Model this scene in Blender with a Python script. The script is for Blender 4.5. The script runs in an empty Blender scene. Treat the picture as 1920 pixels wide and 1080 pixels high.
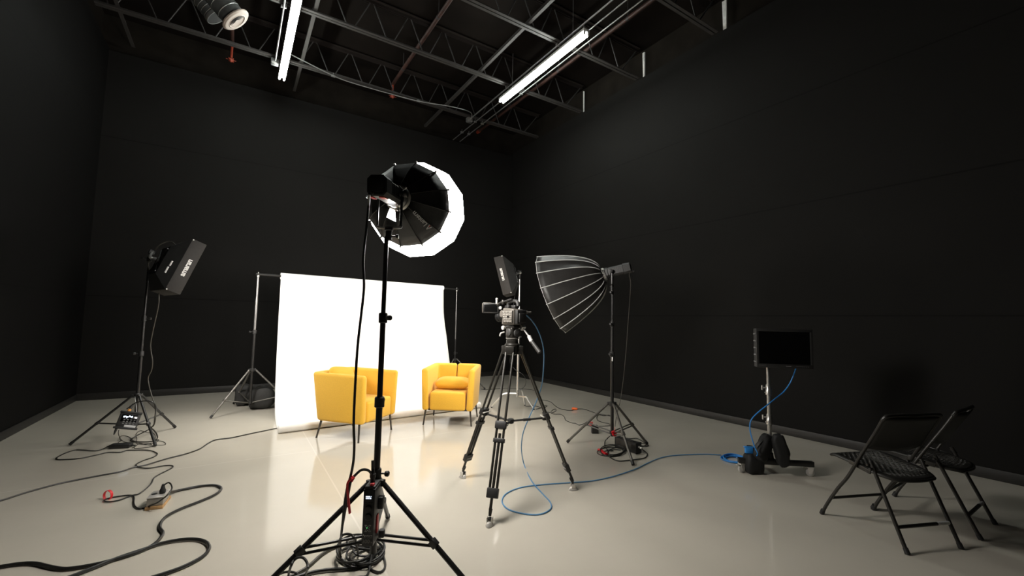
import bpy, bmesh, math, random
from mathutils import Matrix, Vector, Euler

random.seed(7)
SC = bpy.context.scene
COL = SC.collection
PI = math.pi

# emission strengths of everything in the room that gives off light
E_TUBE, E_LANTERN, E_PANEL, E_DOME = 88.0, 62.0, 62.0, 40.0
EXPOSURE = 0.0
V = Vector

# ------------------------------------------------------------------ camera
FPX = 805.73                      # focal length in pixels of the 1920 px wide frame
YAW, TILT, ROLL = map(math.radians, (32.650, 4.4069, 1.1085))
CH = 1.38                         # camera height
cy, sy = math.cos(YAW), math.sin(YAW)
ct, st = math.cos(TILT), math.sin(TILT)
FW = V((sy * ct, cy * ct, st))
R0 = V((cy, -sy, 0))
U0 = R0.cross(FW)
RT = R0 * math.cos(ROLL) + U0 * math.sin(ROLL)
UP = -R0 * math.sin(ROLL) + U0 * math.cos(ROLL)
EYE = V((0, 0, CH))
cam = bpy.data.cameras.new('camera')
cam.sensor_width = 36.0
cam.lens = 36.0 * FPX / 1920.0
cam.clip_start = 0.05
cam.clip_end = 100
camo = bpy.data.objects.new('camera', cam)
COL.objects.link(camo)
m = Matrix((RT, UP, -FW)).transposed().to_4x4()
m.translation = EYE
camo.matrix_world = m
SC.camera = camo


def ray(px, py):
    return RT * ((px - 960) / FPX) - UP * ((py - 540) / FPX) + FW


def fl(px, py, z=0.0):            # surveyed point on the horizontal plane at height z
    d = ray(px, py)
    return EYE + d * ((z - CH) / d.z)


def pd(px, py, t):                # surveyed point at distance t along the optical axis
    return EYE + ray(px, py) * t


def depth(p):
    return (V(p) - EYE).dot(FW)


# ------------------------------------------------------------------ materials
MATS = {}


def mat(name, col, rough=0.5, metal=0.0, spec=0.5, noise=0.0, nscale=20.0, bump=0.0, emit=0.0, ecol=None, sheen=0.0):
    if name in MATS:
        return MATS[name]
    mt = bpy.data.materials.new(name)
    mt.use_nodes = True
    nt = mt.node_tree
    b = nt.nodes['Principled BSDF']
    b.inputs['Base Color'].default_value = (*col, 1)
    b.inputs['Roughness'].default_value = rough
    b.inputs['Metallic'].default_value = metal
    b.inputs['Specular IOR Level'].default_value = spec
    if sheen:
        b.inputs['Sheen Weight'].default_value = sheen
    if emit:
        b.inputs['Emission Color'].default_value = (*(ecol or col), 1)
        b.inputs['Emission Strength'].default_value = emit
    if noise or bump:
        tc = nt.nodes.new('ShaderNodeTexCoord')
        n = nt.nodes.new('ShaderNodeTexNoise')
        n.inputs['Scale'].default_value = nscale
        n.inputs['Detail'].default_value = 5
        nt.links.new(tc.outputs['Object'], n.inputs['Vector'])
        if noise:
            r = nt.nodes.new('ShaderNodeValToRGB')
            r.color_ramp.elements[0].position = 0.3
            r.color_ramp.elements[1].position = 0.7
            r.color_ramp.elements[0].color = (*[c * (1 - noise) for c in col], 1)
            r.color_ramp.elements[1].color = (*[min(1, c * (1 + noise)) for c in col], 1)
            nt.links.new(n.outputs['Fac'], r.inputs['Fac'])
            nt.links.new(r.outputs['Color'], b.inputs['Base Color'])
        if bump:
            bp = nt.nodes.new('ShaderNodeBump')
            bp.inputs['Strength'].default_value = bump
            bp.inputs['Distance'].default_value = 0.01
            nt.links.new(n.outputs['Fac'], bp.inputs['Height'])
            nt.links.new(bp.outputs['Normal'], b.inputs['Normal'])
    MATS[name] = mt
    return mt


def floor_mat():
    mt = mat('epoxy_floor', FLOOR_COL, 0.2, spec=0.5)
    nt = mt.node_tree
    N, L = nt.nodes, nt.links
    b = N['Principled BSDF']
    tc = N.new('ShaderNodeTexCoord')
    n1 = N.new('ShaderNodeTexNoise')
    n1.inputs['Scale'].default_value = 0.9
    n1.inputs['Detail'].default_value = 6
    n1.inputs['Roughness'].default_value = 0.62
    L.new(tc.outputs['Object'], n1.inputs['Vector'])
    rp = N.new('ShaderNodeValToRGB')
    rp.color_ramp.elements[0].position = 0.3
    rp.color_ramp.elements[1].position = 0.72
    rp.color_ramp.elements[0].color = (*[c * 0.95 for c in FLOOR_COL], 1)
    rp.color_ramp.elements[1].color = (*[c * 1.05 for c in FLOOR_COL], 1)
    L.new(n1.outputs['Fac'], rp.inputs['Fac'])
    # saw-cut joints filled with a paler sealant: two straight lines
    sx = N.new('ShaderNodeSeparateXYZ')
    L.new(tc.outputs['Object'], sx.inputs['Vector'])

    def line(sock, at, w):
        a = N.new('ShaderNodeMath'); a.operation = 'SUBTRACT'
        L.new(sock, a.inputs[0]); a.inputs[1].default_value = at
        c = N.new('ShaderNodeMath'); c.operation = 'ABSOLUTE'
        L.new(a.outputs[0], c.inputs[0])
        d = N.new('ShaderNodeMath'); d.operation = 'LESS_THAN'
        L.new(c.outputs[0], d.inputs[0]); d.inputs[1].default_value = w
        return d.outputs[0]
    mx = N.new('ShaderNodeMath'); mx.operation = 'MAXIMUM'
    L.new(line(sx.outputs['Y'], 4.95, 0.006), mx.inputs[0])
    L.new(line(sx.outputs['X'], 0.77, 0.006), mx.inputs[1])
    mixc = N.new('ShaderNodeMix'); mixc.data_type = 'RGBA'
    sc = N.new('ShaderNodeMath'); sc.operation = 'MULTIPLY'
    L.new(mx.outputs[0], sc.inputs[0]); sc.inputs[1].default_value = 0.28
    L.new(sc.outputs[0], mixc.inputs['Factor'])
    L.new(rp.outputs['Color'], mixc.inputs[6])
    mixc.inputs[7].default_value = (0.8, 0.77, 0.70, 1)
    L.new(mixc.outputs[2], b.inputs['Base Color'])
    n2 = N.new('ShaderNodeTexNoise')
    n2.inputs['Scale'].default_value = 1.6
    n2.inputs['Detail'].default_value = 4
    L.new(tc.outputs['Object'], n2.inputs['Vector'])
    mr = N.new('ShaderNodeMapRange')
    mr.inputs['From Min'].default_value = 0.3
    mr.inputs['From Max'].default_value = 0.7
    mr.inputs['To Min'].default_value = 0.07
    mr.inputs['To Max'].default_value = 0.12
    L.new(n2.outputs['Fac'], mr.inputs['Value'])
    L.new(mr.outputs['Result'], b.inputs['Roughness'])
    bp = N.new('ShaderNodeBump')
    bp.inputs['Strength'].default_value = 0.07
    bp.inputs['Distance'].default_value = 0.004
    L.new(n2.outputs['Fac'], bp.inputs['Height'])
    L.new(bp.outputs['Normal'], b.inputs['Normal'])
    return mt


def wall_mat(name, col, seams, axis='Z'):
    """matt black painted drywall with faint horizontal panel joints"""
    mt = mat(name, col, 0.75, spec=0.10)
    nt = mt.node_tree
    N, L = nt.nodes, nt.links
    b = N['Principled BSDF']
    tc = N.new('ShaderNodeTexCoord')
    sx = N.new('ShaderNodeSeparateXYZ')
    L.new(tc.outputs['Object'], sx.inputs['Vector'])
    last = None
    for s in seams:
        a = N.new('ShaderNodeMath'); a.operation = 'SUBTRACT'
        L.new(sx.outputs['Z'], a.inputs[0]); a.inputs[1].default_value = s
        c = N.new('ShaderNodeMath'); c.operation = 'ABSOLUTE'
        L.new(a.outputs[0], c.inputs[0])
        d = N.new('ShaderNodeMath'); d.operation = 'LESS_THAN'
        L.new(c.outputs[0], d.inputs[0]); d.inputs[1].default_value = 0.008
        if last is None:
            last = d.outputs[0]
        else:
            e = N.new('ShaderNodeMath'); e.operation = 'MAXIMUM'
            L.new(last, e.inputs[0]); L.new(d.outputs[0], e.inputs[1])
            last = e.outputs[0]
    n = N.new('ShaderNodeTexNoise')
    n.inputs['Scale'].default_value = 1.3
    n.inputs['Detail'].default_value = 6
    L.new(tc.outputs['Object'], n.inputs['Vector'])
    rp = N.new('ShaderNodeValToRGB')
    rp.color_ramp.elements[0].color = (*[c * 0.82 for c in col], 1)
    rp.color_ramp.elements[1].color = (*[c * 1.15 for c in col], 1)
    L.new(n.outputs['Fac'], rp.inputs['Fac'])
    mixc = N.new('ShaderNodeMix'); mixc.data_type = 'RGBA'
    L.new(last, mixc.inputs['Factor'])
    L.new(rp.outputs['Color'], mixc.inputs[6])
    mixc.inputs[7].default_value = (*[c * 0.45 for c in col], 1)
    L.new(mixc.outputs[2], b.inputs['Base Color'])
    return mt


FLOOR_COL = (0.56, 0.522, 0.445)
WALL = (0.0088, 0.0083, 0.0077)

# ------------------------------------------------------------------ mesh builder


def catmull(pts, k=6, closed=False):
    pts = [V(p) for p in pts]
    n = len(pts)
    if n < 3:
        return pts
    out = []
    rng = range(n if closed else n - 1)
    for i in rng:
        if closed:
            p0, p1, p2, p3 = pts[i - 1], pts[i], pts[(i + 1) % n], pts[(i + 2) % n]
        else:
            p1, p2 = pts[i], pts[i + 1]
            p0 = pts[i - 1] if i > 0 else p1 * 2 - p2
            p3 = pts[i + 2] if i + 2 < n else p2 * 2 - p1
        for j in range(k):
            t = j / k
            out.append(0.5 * ((2 * p1) + (p2 - p0) * t + (2 * p0 - 5 * p1 + 4 * p2 - p3) * t * t + (3 * p1 - p0 - 3 * p2 + p3) * t ** 3))
    if not closed:
        out.append(pts[-1])
    return out


def frame(x, up=(0, 0, 1)):
    """rotation whose local x runs along x and whose local z leans to up"""
    x = V(x).normalized()
    y = V(up).cross(x)
    if y.length < 1e-4:
        y = V((0, 1, 0)).cross(x)
    y.normalize()
    z = x.cross(y)
    return Matrix((x, y, z)).transposed()


def place(o, x, up=(0, 0, 1)):
    mm = frame(x, up).to_4x4()
    mm.translation = V(o)
    return mm


class MB:
    def __init__(self, xf=None):
        self.bm = bmesh.new()
        self.xf = xf
        self.done = []

    def cut(self):
        """close this piece: what follows becomes an object of its own when built"""
        if len(self.bm.verts):
            self.done.append(self.bm)
            self.bm = bmesh.new()
        return self

    def _new(self, fn):
        old = set(self.bm.verts)
        fn()
        return [v for v in self.bm.verts if v not in old]

    def box(self, c, s, rot=None, bev=0.0, seg=2):
        c = V(c)
        mm = (rot.to_4x4() if rot is not None else Matrix.Identity(4))
        mm.translation = c
        r = bmesh.ops.create_cube(self.bm, size=1.0)
        vs = r['verts']
        bmesh.ops.scale(self.bm, vec=V(s), verts=vs)
        bmesh.ops.transform(self.bm, matrix=mm, verts=vs)
        if bev:
            es = list({e for v in vs for e in v.link_edges})
            bmesh.ops.bevel(self.bm, geom=es, offset=bev, segments=seg, profile=0.5, affect='EDGES', clamp_overlap=True)
        return self

    def hexa(self, pts, bev=0.0, seg=2):
        """eight corners: bottom ring of four, then top ring of four"""
        vs = [self.bm.verts.new(V(p)) for p in pts]
        fs = []
        for f in ((3, 2, 1, 0), (4, 5, 6, 7), (0, 1, 5, 4), (1, 2, 6, 5), (2, 3, 7, 6), (3, 0, 4, 7)):
            fs.append(self.bm.faces.new([vs[i] for i in f]))
        if bev:
            es = list({e for f in fs for e in f.edges})
            bmesh.ops.bevel(self.bm, geom=es, offset=bev, segments=seg, profile=0.5, affect='EDGES', clamp_overlap=True)
        return self

    def prism(self, poly, d, bev=0.0, seg=2, top=None):
        """poly: list of 3D points (planar), extruded by d; top: other outline for the far end"""
        a = [self.bm.verts.new(V(p)) for p in poly]
        b = [self.bm.verts.new(V(p) + V(d)) for p in (top or poly)]
        n = len(a)
        fs = [self.bm.faces.new(list(reversed(a))), self.bm.faces.new(b)]
        for i in range(n):
            fs.append(self.bm.faces.new((a[i], a[(i + 1) % n], b[(i + 1) % n], b[i])))
        if bev:
            es = list({e for f in fs for e in f.edges})
            bmesh.ops.bevel(self.bm, geom=es, offset=bev, segments=seg, profile=0.5, affect='EDGES', clamp_overlap=True)
        return self

    def rings(self, rings, caps=True, closed=False):
        rs = [[self.bm.verts.new(V(p)) for p in r] for r in rings]
        n = len(rs[0])
        k = len(rs)
        for i in range(k if closed else k - 1):
            A, B = rs[i], rs[(i + 1) % k]
            for j in range(n):
                self.bm.faces.new((A[j], A[(j + 1) % n], B[(j + 1) % n], B[j]))
        if caps and not closed:
            self.bm.faces.new(list(reversed(rs[0])))
            self.bm.faces.new(rs[-1])
        return self

    def cyl(self, a, b, r, r2=None, n=12):
        a, b = V(a), V(b)
        F = frame(b - a)
        y, z = F.col[1], F.col[2]
        r2 = r if r2 is None else r2
        ra = [a + (y * math.cos(2 * PI * i / n) + z * math.sin(2 * PI * i / n)) * r for i in range(n)]
        rb = [b + (y * math.cos(2 * PI * i / n) + z * math.sin(2 * PI * i / n)) * r2 for i in range(n)]
        return self.rings([ra, rb])

    def lathe(self, o, ax, prof, n=24, up=(0, 0, 1), phase=0.0, caps=True):
        """prof: list of (s along the axis, radius)"""
        o = V(o)
        F = frame(ax, up)
        x, y, z = F.col
        rr = []
        for s, r in prof:
            r = max(r, 1e-4)
            rr.append([o + x * s + (y * math.cos(phase + 2 * PI * i / n) + z * math.sin(phase + 2 * PI * i / n)) * r for i in range(n)])
        return self.rings(rr, caps)

    def tube(self, pts, r, n=8, k=6, closed=False, flat=1.0, smooth=True):
        p = catmull(pts, k, closed) if smooth and k > 1 else [V(q) for q in pts]
        m_ = len(p)
        T = []
        for i in range(m_):
            if closed:
                t = p[(i + 1) % m_] - p[i - 1]
            else:
                t = p[min(i + 1, m_ - 1)] - p[max(i - 1, 0)]
            T.append(t.normalized() if t.length > 1e-9 else V((0, 0, 1)))
        u = T[0].cross(V((0, 0, 1)))
        if u.length < 0.05:
            u = T[0].cross(V((1, 0, 0)))
        u.normalize()
        rr = []
        for i in range(m_):
            u = u - T[i] * u.dot(T[i])
            u.normalize()
            w = T[i].cross(u)
            rr.append([p[i] + (u * math.cos(2 * PI * j / n) + w * (flat * math.sin(2 * PI * j / n))) * r for j in range(n)])
        return self.rings(rr, True, closed)

    def ball(self, c, r, sc=(1, 1, 1), sub=2):
        res = bmesh.ops.create_icosphere(self.bm, subdivisions=sub, radius=r)
        vs = res['verts']
        bmesh.ops.scale(self.bm, vec=V(sc), verts=vs)
        bmesh.ops.translate(self.bm, vec=V(c), verts=vs)
        return self

    def quad(self, *pts):
        self.bm.faces.new([self.bm.verts.new(V(p)) for p in pts])
        return self

    def text(self, s, o, bx, up, size, ext=0.0005, off=0.0, spacing=1.0):
        """raised lettering: o = left end of the base line, bx = reading direction, up = towards the letter tops"""
        cu = bpy.data.curves.new('lettering', 'FONT')
        cu.body = s
        cu.size = size
        cu.extrude = ext
        cu.offset = off
        cu.space_character = spacing
        cu.resolution_u = 3
        ob = bpy.data.objects.new('lettering', cu)
        COL.objects.link(ob)
        dg = bpy.context.evaluated_depsgraph_get()
        me = bpy.data.meshes.new_from_object(ob.evaluated_get(dg))
        x = V(bx).normalized()
        z = x.cross(V(up)).normalized()
        y = z.cross(x)
        mm = Matrix((x, y, z)).transposed().to_4x4()
        mm.translation = V(o)
        me.transform(mm)
        self.bm.from_mesh(me)
        bpy.data.objects.remove(ob)
        bpy.data.curves.remove(cu)
        bpy.data.meshes.remove(me)
        return self

    def build(self, name, m_, parent=None, angle=32, local=False):
        todo = self.done + ([self.bm] if len(self.bm.verts) else [])
        for bm in todo:
            o = self.link(bm, name, m_, parent, angle, local)
        return o

    def link(self, bm, name, m_, parent, angle, local):
        if self.xf is not None:
            bm.transform(self.xf)
        if parent is not None and not local:
            bm.transform(wmat(parent).inverted())
        bmesh.ops.recalc_face_normals(bm, faces=bm.faces[:])
        me = bpy.data.meshes.new(name)
        bm.to_mesh(me)
        bm.free()
        me.materials.append(m_)
        me.polygons.foreach_set('use_smooth', [True] * len(me.polygons))
        me.set_sharp_from_angle(angle=math.radians(angle))
        o = bpy.data.objects.new(name, me)
        COL.objects.link(o)
        if parent is not None:
            o.parent = parent
        return o


def wmat(o):
    mm = o.matrix_basis.copy()
    while o.parent is not None:
        o = o.parent
        mm = o.matrix_basis @ mm
    return mm


def tag(o, label=None, cat=None, group=None, kind=None):
    for k, v in (('label', label), ('category', cat), ('group', group), ('kind', kind)):
        if v:
            o[k] = v
    return o


def thing(name, label, cat, loc=(0, 0, 0), rz=0.0, group=None):
    o = bpy.data.objects.new(name, None)
    o.empty_display_size = 0.1
    o.location = V(loc)
    o.rotation_euler = (0, 0, rz)
    COL.objects.link(o)
    return tag(o, label, cat, group)


def copy_tree(o, parent=None):
    c = o.copy()
    COL.objects.link(c)
    if parent is not None:
        c.parent = parent
    for ch in [x for x in COL.objects if x.parent == o]:
        copy_tree(ch, c)
    return c


def struct(mb, name, m_):
    return tag(mb.build(name, m_), kind='structure')


# ------------------------------------------------------------------ palette
M_FLOOR = floor_mat()
M_WALLB = wall_mat('black_wall_paint_back', WALL, (1.66, 4.3))
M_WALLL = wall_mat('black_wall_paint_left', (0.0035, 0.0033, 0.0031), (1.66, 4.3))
M_WALLR = wall_mat('black_wall_paint_right', WALL, (1.52, 2.95, 4.38))
M_BASEB = mat('black_rubber_base', (0.014, 0.0128, 0.0115), 0.5, noise=0.1)
M_BLOCK = mat('dark_block_wall', (0.012, 0.010, 0.008), 0.9, spec=0.06, noise=0.3, nscale=3)
M_DECK = mat('dark_roof_deck', (0.0075, 0.0058, 0.0048), 0.9, spec=0.06, noise=0.35, nscale=1.5)
M_JOIST = mat('dark_grey_painted_steel', (0.037, 0.034, 0.0315), 0.6, noise=0.15, nscale=6)
M_WEB = mat('dark_painted_rod', (0.030, 0.028, 0.027), 0.6)
M_TOP = mat('dark_primed_top_chord', (0.016, 0.0125, 0.011), 0.8, spec=0.1)
M_RUST = mat('rusty_red_pipe', (0.034, 0.013, 0.009), 0.6, noise=0.4, nscale=8)
M_ORANGEPIPE = mat('red_orange_pipe_paint', (0.22, 0.032, 0.014), 0.5)
M_COND = mat('galvanised_conduit', (0.40, 0.40, 0.39), 0.4, 0.8)
M_DUCT = mat('galvanised_duct', (0.24, 0.25, 0.245), 0.38, 0.75, noise=0.12, nscale=9)
M_GRILLE = mat('cream_grille', (0.30, 0.25, 0.215), 0.5)
M_SLOT = mat('grille_gap_black', (0.01, 0.01, 0.01), 0.9)
M_HOUSING = mat('white_enamel', (0.62, 0.62, 0.60), 0.4)
M_TUBE = mat('lit_fluorescent_tube', (1, 1, 1), 0.3, emit=E_TUBE, ecol=(0.95, 1.0, 0.94))
M_WHITESTRIP = mat('white_foam_strip', (0.80, 0.80, 0.78), 0.8, noise=0.1)
M_BLACK = mat('black_coated_metal', (0.012, 0.0115, 0.011), 0.38, spec=0.5)
M_BLACKP = mat('black_plastic', (0.014, 0.0135, 0.013), 0.5)
M_RUBBER = mat('black_rubber', (0.012, 0.012, 0.012), 0.6)
M_CABLE = mat('black_cable_jacket', (0.015, 0.0145, 0.013), 0.42)
M_CABLEG = mat('dark_grey_cable_jacket', (0.05, 0.045, 0.035), 0.45)
M_FABRICB = mat('black_softbox_fabric', (0.020, 0.0205, 0.020), 0.55, noise=0.2, nscale=14, bump=0.25)
M_DOMEFAB = mat('black_dome_fabric', (0.014, 0.013, 0.012), 0.42, spec=0.5, noise=0.2, nscale=10, bump=0.5)
M_PANELFAB = mat('charcoal_softbox_side', (0.021, 0.0185, 0.0165), 0.7, noise=0.12, nscale=60)
M_PIPING = mat('grey_piping', (0.42, 0.42, 0.41), 0.5)
M_LANTERN = mat('glowing_lantern_cloth', (0.9, 0.9, 0.88), 0.8, emit=E_LANTERN, ecol=(1.0, 0.955, 0.89))
M_PANELON = mat('glowing_panel_cloth', (0.9, 0.9, 0.88), 0.8, emit=E_PANEL, ecol=(1.0, 0.95, 0.88))
M_DOMEON = mat('glowing_dome_cloth', (0.9, 0.9, 0.88), 0.8, emit=E_DOME, ecol=(1.0, 0.94, 0.86))
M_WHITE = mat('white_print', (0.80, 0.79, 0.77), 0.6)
M_GREYPRINT = mat('grey_print', (0.16, 0.16, 0.16), 0.6)
M_MIDPRINT = mat('pale_grey_print', (0.55, 0.55, 0.55), 0.6)
M_RED = mat('red_strap', (0.62, 0.012, 0.02), 0.5)
M_ORANGE = mat('orange_plastic', (0.9, 0.16, 0.03), 0.45)
M_AMBER = mat('amber_plug', (0.75, 0.33, 0.07), 0.4)
M_SILVER = mat('bright_aluminium', (0.66, 0.63, 0.59), 0.35, 0.45)
M_CHROME = mat('chrome', (0.80, 0.79, 0.77), 0.28, 0.85)
M_STEEL = mat('brushed_steel_pole', (0.55, 0.54, 0.52), 0.32, 0.9)
M_GREYLEG = mat('grey_coated_leg', (0.10, 0.095, 0.085), 0.4, 0.3)
M_PAPER = mat('white_seamless_paper', (0.86, 0.855, 0.84), 0.75)
M_CORE = mat('paper_roll_end', (0.75, 0.73, 0.69), 0.7)
M_YELLOW = mat('yellow_upholstery', (0.74, 0.415, 0.034), 0.85, noise=0.04, nscale=90, bump=0.12, sheen=0.15)
M_CHAIRLEG = mat('dark_grey_steel_leg', (0.075, 0.068, 0.06), 0.4, 0.5)
M_FOLD = mat('black_folding_chair_frame', (0.016, 0.0145, 0.012), 0.42, spec=0.5)
M_FOLDP = mat('black_moulded_plastic', (0.015, 0.014, 0.012), 0.5)
M_SCREENOFF = mat('black_glass_screen', (0.003, 0.003, 0.003), 0.12)
M_MONFRAME = mat('grey_monitor_case', (0.035, 0.034, 0.033), 0.5, noise=0.2, nscale=60)
M_SCREENON = mat('lit_readout', (0.75, 0.85, 1.0), 0.4, emit=1.6)
M_LED = mat('green_led', (0.1, 0.9, 0.2), 0.4, emit=1.5)
M_CAMGREY = mat('grey_magnesium', (0.12, 0.108, 0.094), 0.42, 0.3)
M_CAMBTN = mat('pale_button', (0.36, 0.34, 0.31), 0.4, 0.3)
M_TRIPOD = mat('dark_tripod_metal', (0.024, 0.022, 0.019), 0.35, 0.4)
M_CARBON = mat('black_carbon_tube', (0.016, 0.0145, 0.011), 0.35)
M_BLUE = mat('blue_cable_jacket', (0.10, 0.26, 0.47), 0.4)
M_BLUEB = mat('bright_blue_cable_jacket', (0.03, 0.23, 0.62), 0.4)
M_SAND = mat('black_nylon_bag', (0.0055, 0.0055, 0.0055), 0.75, noise=0.25, nscale=30, bump=0.3)
M_SANDG = mat('charcoal_nylon_bag', (0.017, 0.0165, 0.0155), 0.75, noise=0.25, nscale=30, bump=0.3)
M_WOOD = mat('bare_plywood', (0.42, 0.25, 0.11), 0.6, noise=0.25, nscale=25)
M_OUTLET = mat('grey_steel_box', (0.33, 0.31, 0.28), 0.4, 0.6)
M_WHEEL = mat('grey_rubber_wheel', (0.45, 0.44, 0.42), 0.5)
M_LENS = mat('dull_black_lens', (0.004, 0.004, 0.004), 0.55, spec=0.2)
M_GREYTUBE = mat('satin_grey_tube', (0.22, 0.215, 0.21), 0.35, 0.6)

# ================================================================== the room
WX, WL, WY, YB = 6.0, -2.03, 9.45, -3.0
DECK = 6.47
struct(MB().box(((WX + WL) / 2, (WY + YB) / 2, -0.05), (WX - WL + 0.6, WY - YB + 0.6, 0.1)), 'floor', M_FLOOR)
struct(MB().box(((WX + WL) / 2, (WY + YB) / 2, DECK + 0.06), (WX - WL + 0.8, WY - YB + 0.8, 0.12)), 'ceiling', M_DECK)
struct(MB().box(((WX + WL) / 2, WY + 0.1, 5.77 / 2), (WX - WL + 0.4, 0.2, 5.77)), 'wall_back', M_WALLB)
struct(MB().box((WX + 0.1, (WY + YB) / 2, 5.86 / 2), (0.2, WY - YB, 5.86)), 'wall_right', M_WALLR)
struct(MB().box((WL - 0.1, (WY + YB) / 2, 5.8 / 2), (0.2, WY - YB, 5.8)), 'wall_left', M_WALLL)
# masonry of the shell above the drywall, set back behind its top edge
struct(MB().box(((WX + WL) / 2, WY + 0.28, (5.77 + DECK) / 2), (WX - WL + 0.6, 0.16, DECK - 5.77)), 'wall_back_upper', M_BLOCK)
struct(MB().box((WX + 0.22, (WY + YB) / 2, (5.86 + DECK) / 2), (0.16, WY - YB + 0.5, DECK - 5.86)), 'wall_right_upper', M_BLOCK)
struct(MB().box((WL - 0.22, (WY + YB) / 2, (5.8 + DECK) / 2), (0.16, WY - YB + 0.5, DECK - 5.8)), 'wall_left_upper', M_BLOCK)
struct(MB().box(((WX + WL) / 2, WY - 0.006, 0.055), (WX - WL, 0.012, 0.11), bev=0.004), 'baseboard_back', M_BASEB)
struct(MB().box((WX - 0.006, (WY + YB) / 2, 0.05), (0.012, WY - YB - 0.03, 0.10), bev=0.004), 'baseboard_right', M_BASEB)
struct(MB().box((WL + 0.006, (WY + YB) / 2, 0.05), (0.012, WY - YB - 0.03, 0.10), bev=0.004), 'baseboard_left', M_BASEB)

# ------------------------------------------------------------------ roof steel
JZ = 5.87
joist_lab = {8.29: 'grey open-web steel roof joist nearest the back wall',
             6.72: 'grey open-web steel roof joist second from the back wall, crossing both tube lights',
             5.19: 'grey open-web steel roof joist third from the back wall',
             3.66: 'grey open-web steel roof joist farthest from the back wall, only its wall end showing'}
for yj in (8.29, 6.72, 5.19, 3.66):
    r = thing('roof_joist', joist_lab[yj], 'joist', (WL + 0.02, yj, JZ), group='open-web roof joists')
    b = MB()
    for s in (-1, 1):             # a pair of angles with a gap between them
        b.box((2.0, yj + s * 0.0315, JZ), (7.96, 0.045, 0.008))
        b.box((2.0, yj + s * 0.0135, JZ + 0.022), (7.96, 0.007, 0.045))
        b.cut()
    b.build('bottom_chord', M_JOIST, r)
    b = MB()
    for s in (-1, 1):
        b.box((2.0, yj + s * 0.04, 6.43), (7.98, 0.055, 0.008))
        b.box((2.0, yj + s * 0.016, 6.405), (7.98, 0.007, 0.05))
        b.cut()
    b.build('top_chord', M_TOP, r)
    b = MB()
    x = -1.98 + 0.15
    zb, zt = JZ + 0.01, 6.40
    b.cyl((-1.96, yj, zt), (x, yj, zb), 0.011, n=6)
    while x < 5.3:
        b.cyl((x + 0.05, yj, zb), (x + 0.28, yj, zt), 0.010, n=6)
        b.cyl((x + 0.33, yj, zt), (x + 0.565, yj, zb), 0.010, n=6)
        x += 0.615
    b.cyl((x, yj, zb), (5.95, yj, zt), 0.012, n=6)
    b.build('web_lattice', M_WEB, r)
for xb, lab in ((-1.73, 'grey bridging angle across the joists beyond the round air duct, farthest from the tube lights'),
                (0.74, 'grey bridging angle across the joists next to the tube light over the backdrop'),
                (3.52, 'grey bridging angle across the joists next to the tube light with three conduits')):
    b = MB()
    b.box((xb, 6.3, JZ + 0.052), (0.05, 6.28, 0.006))
    b.box((xb - 0.022, 6.3, JZ + 0.075), (0.006, 6.28, 0.05))
    o = b.build('bridging_bar', M_JOIST)
    tag(o, lab, 'bridging bar', 'bridging bars across the joists')

# sprinkler pipes hung under the deck
for xp, zp, y1, lab in ((-0.32, 6.12, 8.80, 'dim red sprinkler pipe behind the round duct'),
                        (2.43, 6.15, 8.45, 'rusty red sprinkler pipe between the two tube lights'),
                        (4.86, 6.10, 9.25, 'rusty red sprinkler pipe beside the tube light with three conduits')):
    r = thing('sprinkler_pipe', lab, 'pipe', (xp, y1, zp), group='sprinkler pipes under the roof')
    MB().cyl((xp, 3.2, zp), (xp, y1, zp), 0.032, n=14).build('pipe_run', M_RUST, r)
    b = MB()
    for yh in (4.4, 6.1, 7.8):
        b.lathe((xp, yh - 0.02, zp), (0, 1, 0), [(0, 0.036), (0.04, 0.036)], 14)
        b.cyl((xp, yh, zp + 0.03), (xp, yh, DECK), 0.006, n=6)
        b.cut()
    b.build('hanger', M_WEB, r)
    b = MB()
    if xp < 4:
        b.cyl((xp, y1 - 0.02, zp + 0.01), (xp, y1 - 0.02, zp - 0.24), 0.02, n=10)
        b.lathe((xp, y1 - 0.02, zp - 0.23), (0, 0, -1), [(0, 0.028), (0.03, 0.045), (0.06, 0.03), (0.075, 0.012)], 12)
        for k in range(6):
            a = k * PI / 3
            b.cyl((xp, y1 - 0.02, zp - 0.27), (xp + 0.075 * math.cos(a), y1 - 0.02 + 0.075 * math.sin(a), zp - 0.262), 0.006, n=6)
    else:
        b.lathe((xp, y1 - 0.02, zp), (0, 1, 0), [(0, 0.04), (0.10, 0.042), (0.13, 0.03)], 14)
    b.build('sprinkler_head', M_ORANGEPIPE, r)

# ------------------------------------------------------------------ tube lights
def tube_light(name, lab, x, y0, y1, z):
    r = thing(name, lab, 'ceiling light', (x, (y0 + y1) / 2, z), group='bare tube strip lights')
    MB().box((x, (y0 + y1) / 2, z + 0.055), (0.115, y1 - y0, 0.045), bev=0.006).build('housing', M_HOUSING, r)
    b = MB()
    for yy in (y0 + 0.012, (y0 + y1) / 2, y1 - 0.012):
        for s in (-1, 1):
            b.box((x + s * 0.036, yy, z + 0.012), (0.03, 0.022, 0.055), bev=0.004)
            b.cut()
    b.build('lamp_holder', M_HOUSING, r)
    ym = (y0 + y1) / 2
    for a, c in ((y0 + 0.022, ym - 0.012), (ym + 0.012, y1 - 0.022)):
        for s in (-1, 1):
            MB().cyl((x + s * 0.036, a, z), (x + s * 0.036, c, z), 0.0165, n=10).build('fluorescent_tube', M_TUBE, r)
    for yh in (y0 + 0.35, y1 - 0.35):
        b = MB()
        b.cyl((x + 0.032, yh, z + 0.075), (x + 0.032, yh, 6.46), 0.006, n=6)
        b.box((x, yh, z + 0.08), (0.05, 0.04, 0.012))
        b.build('hanger', M_COND, r)


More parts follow.
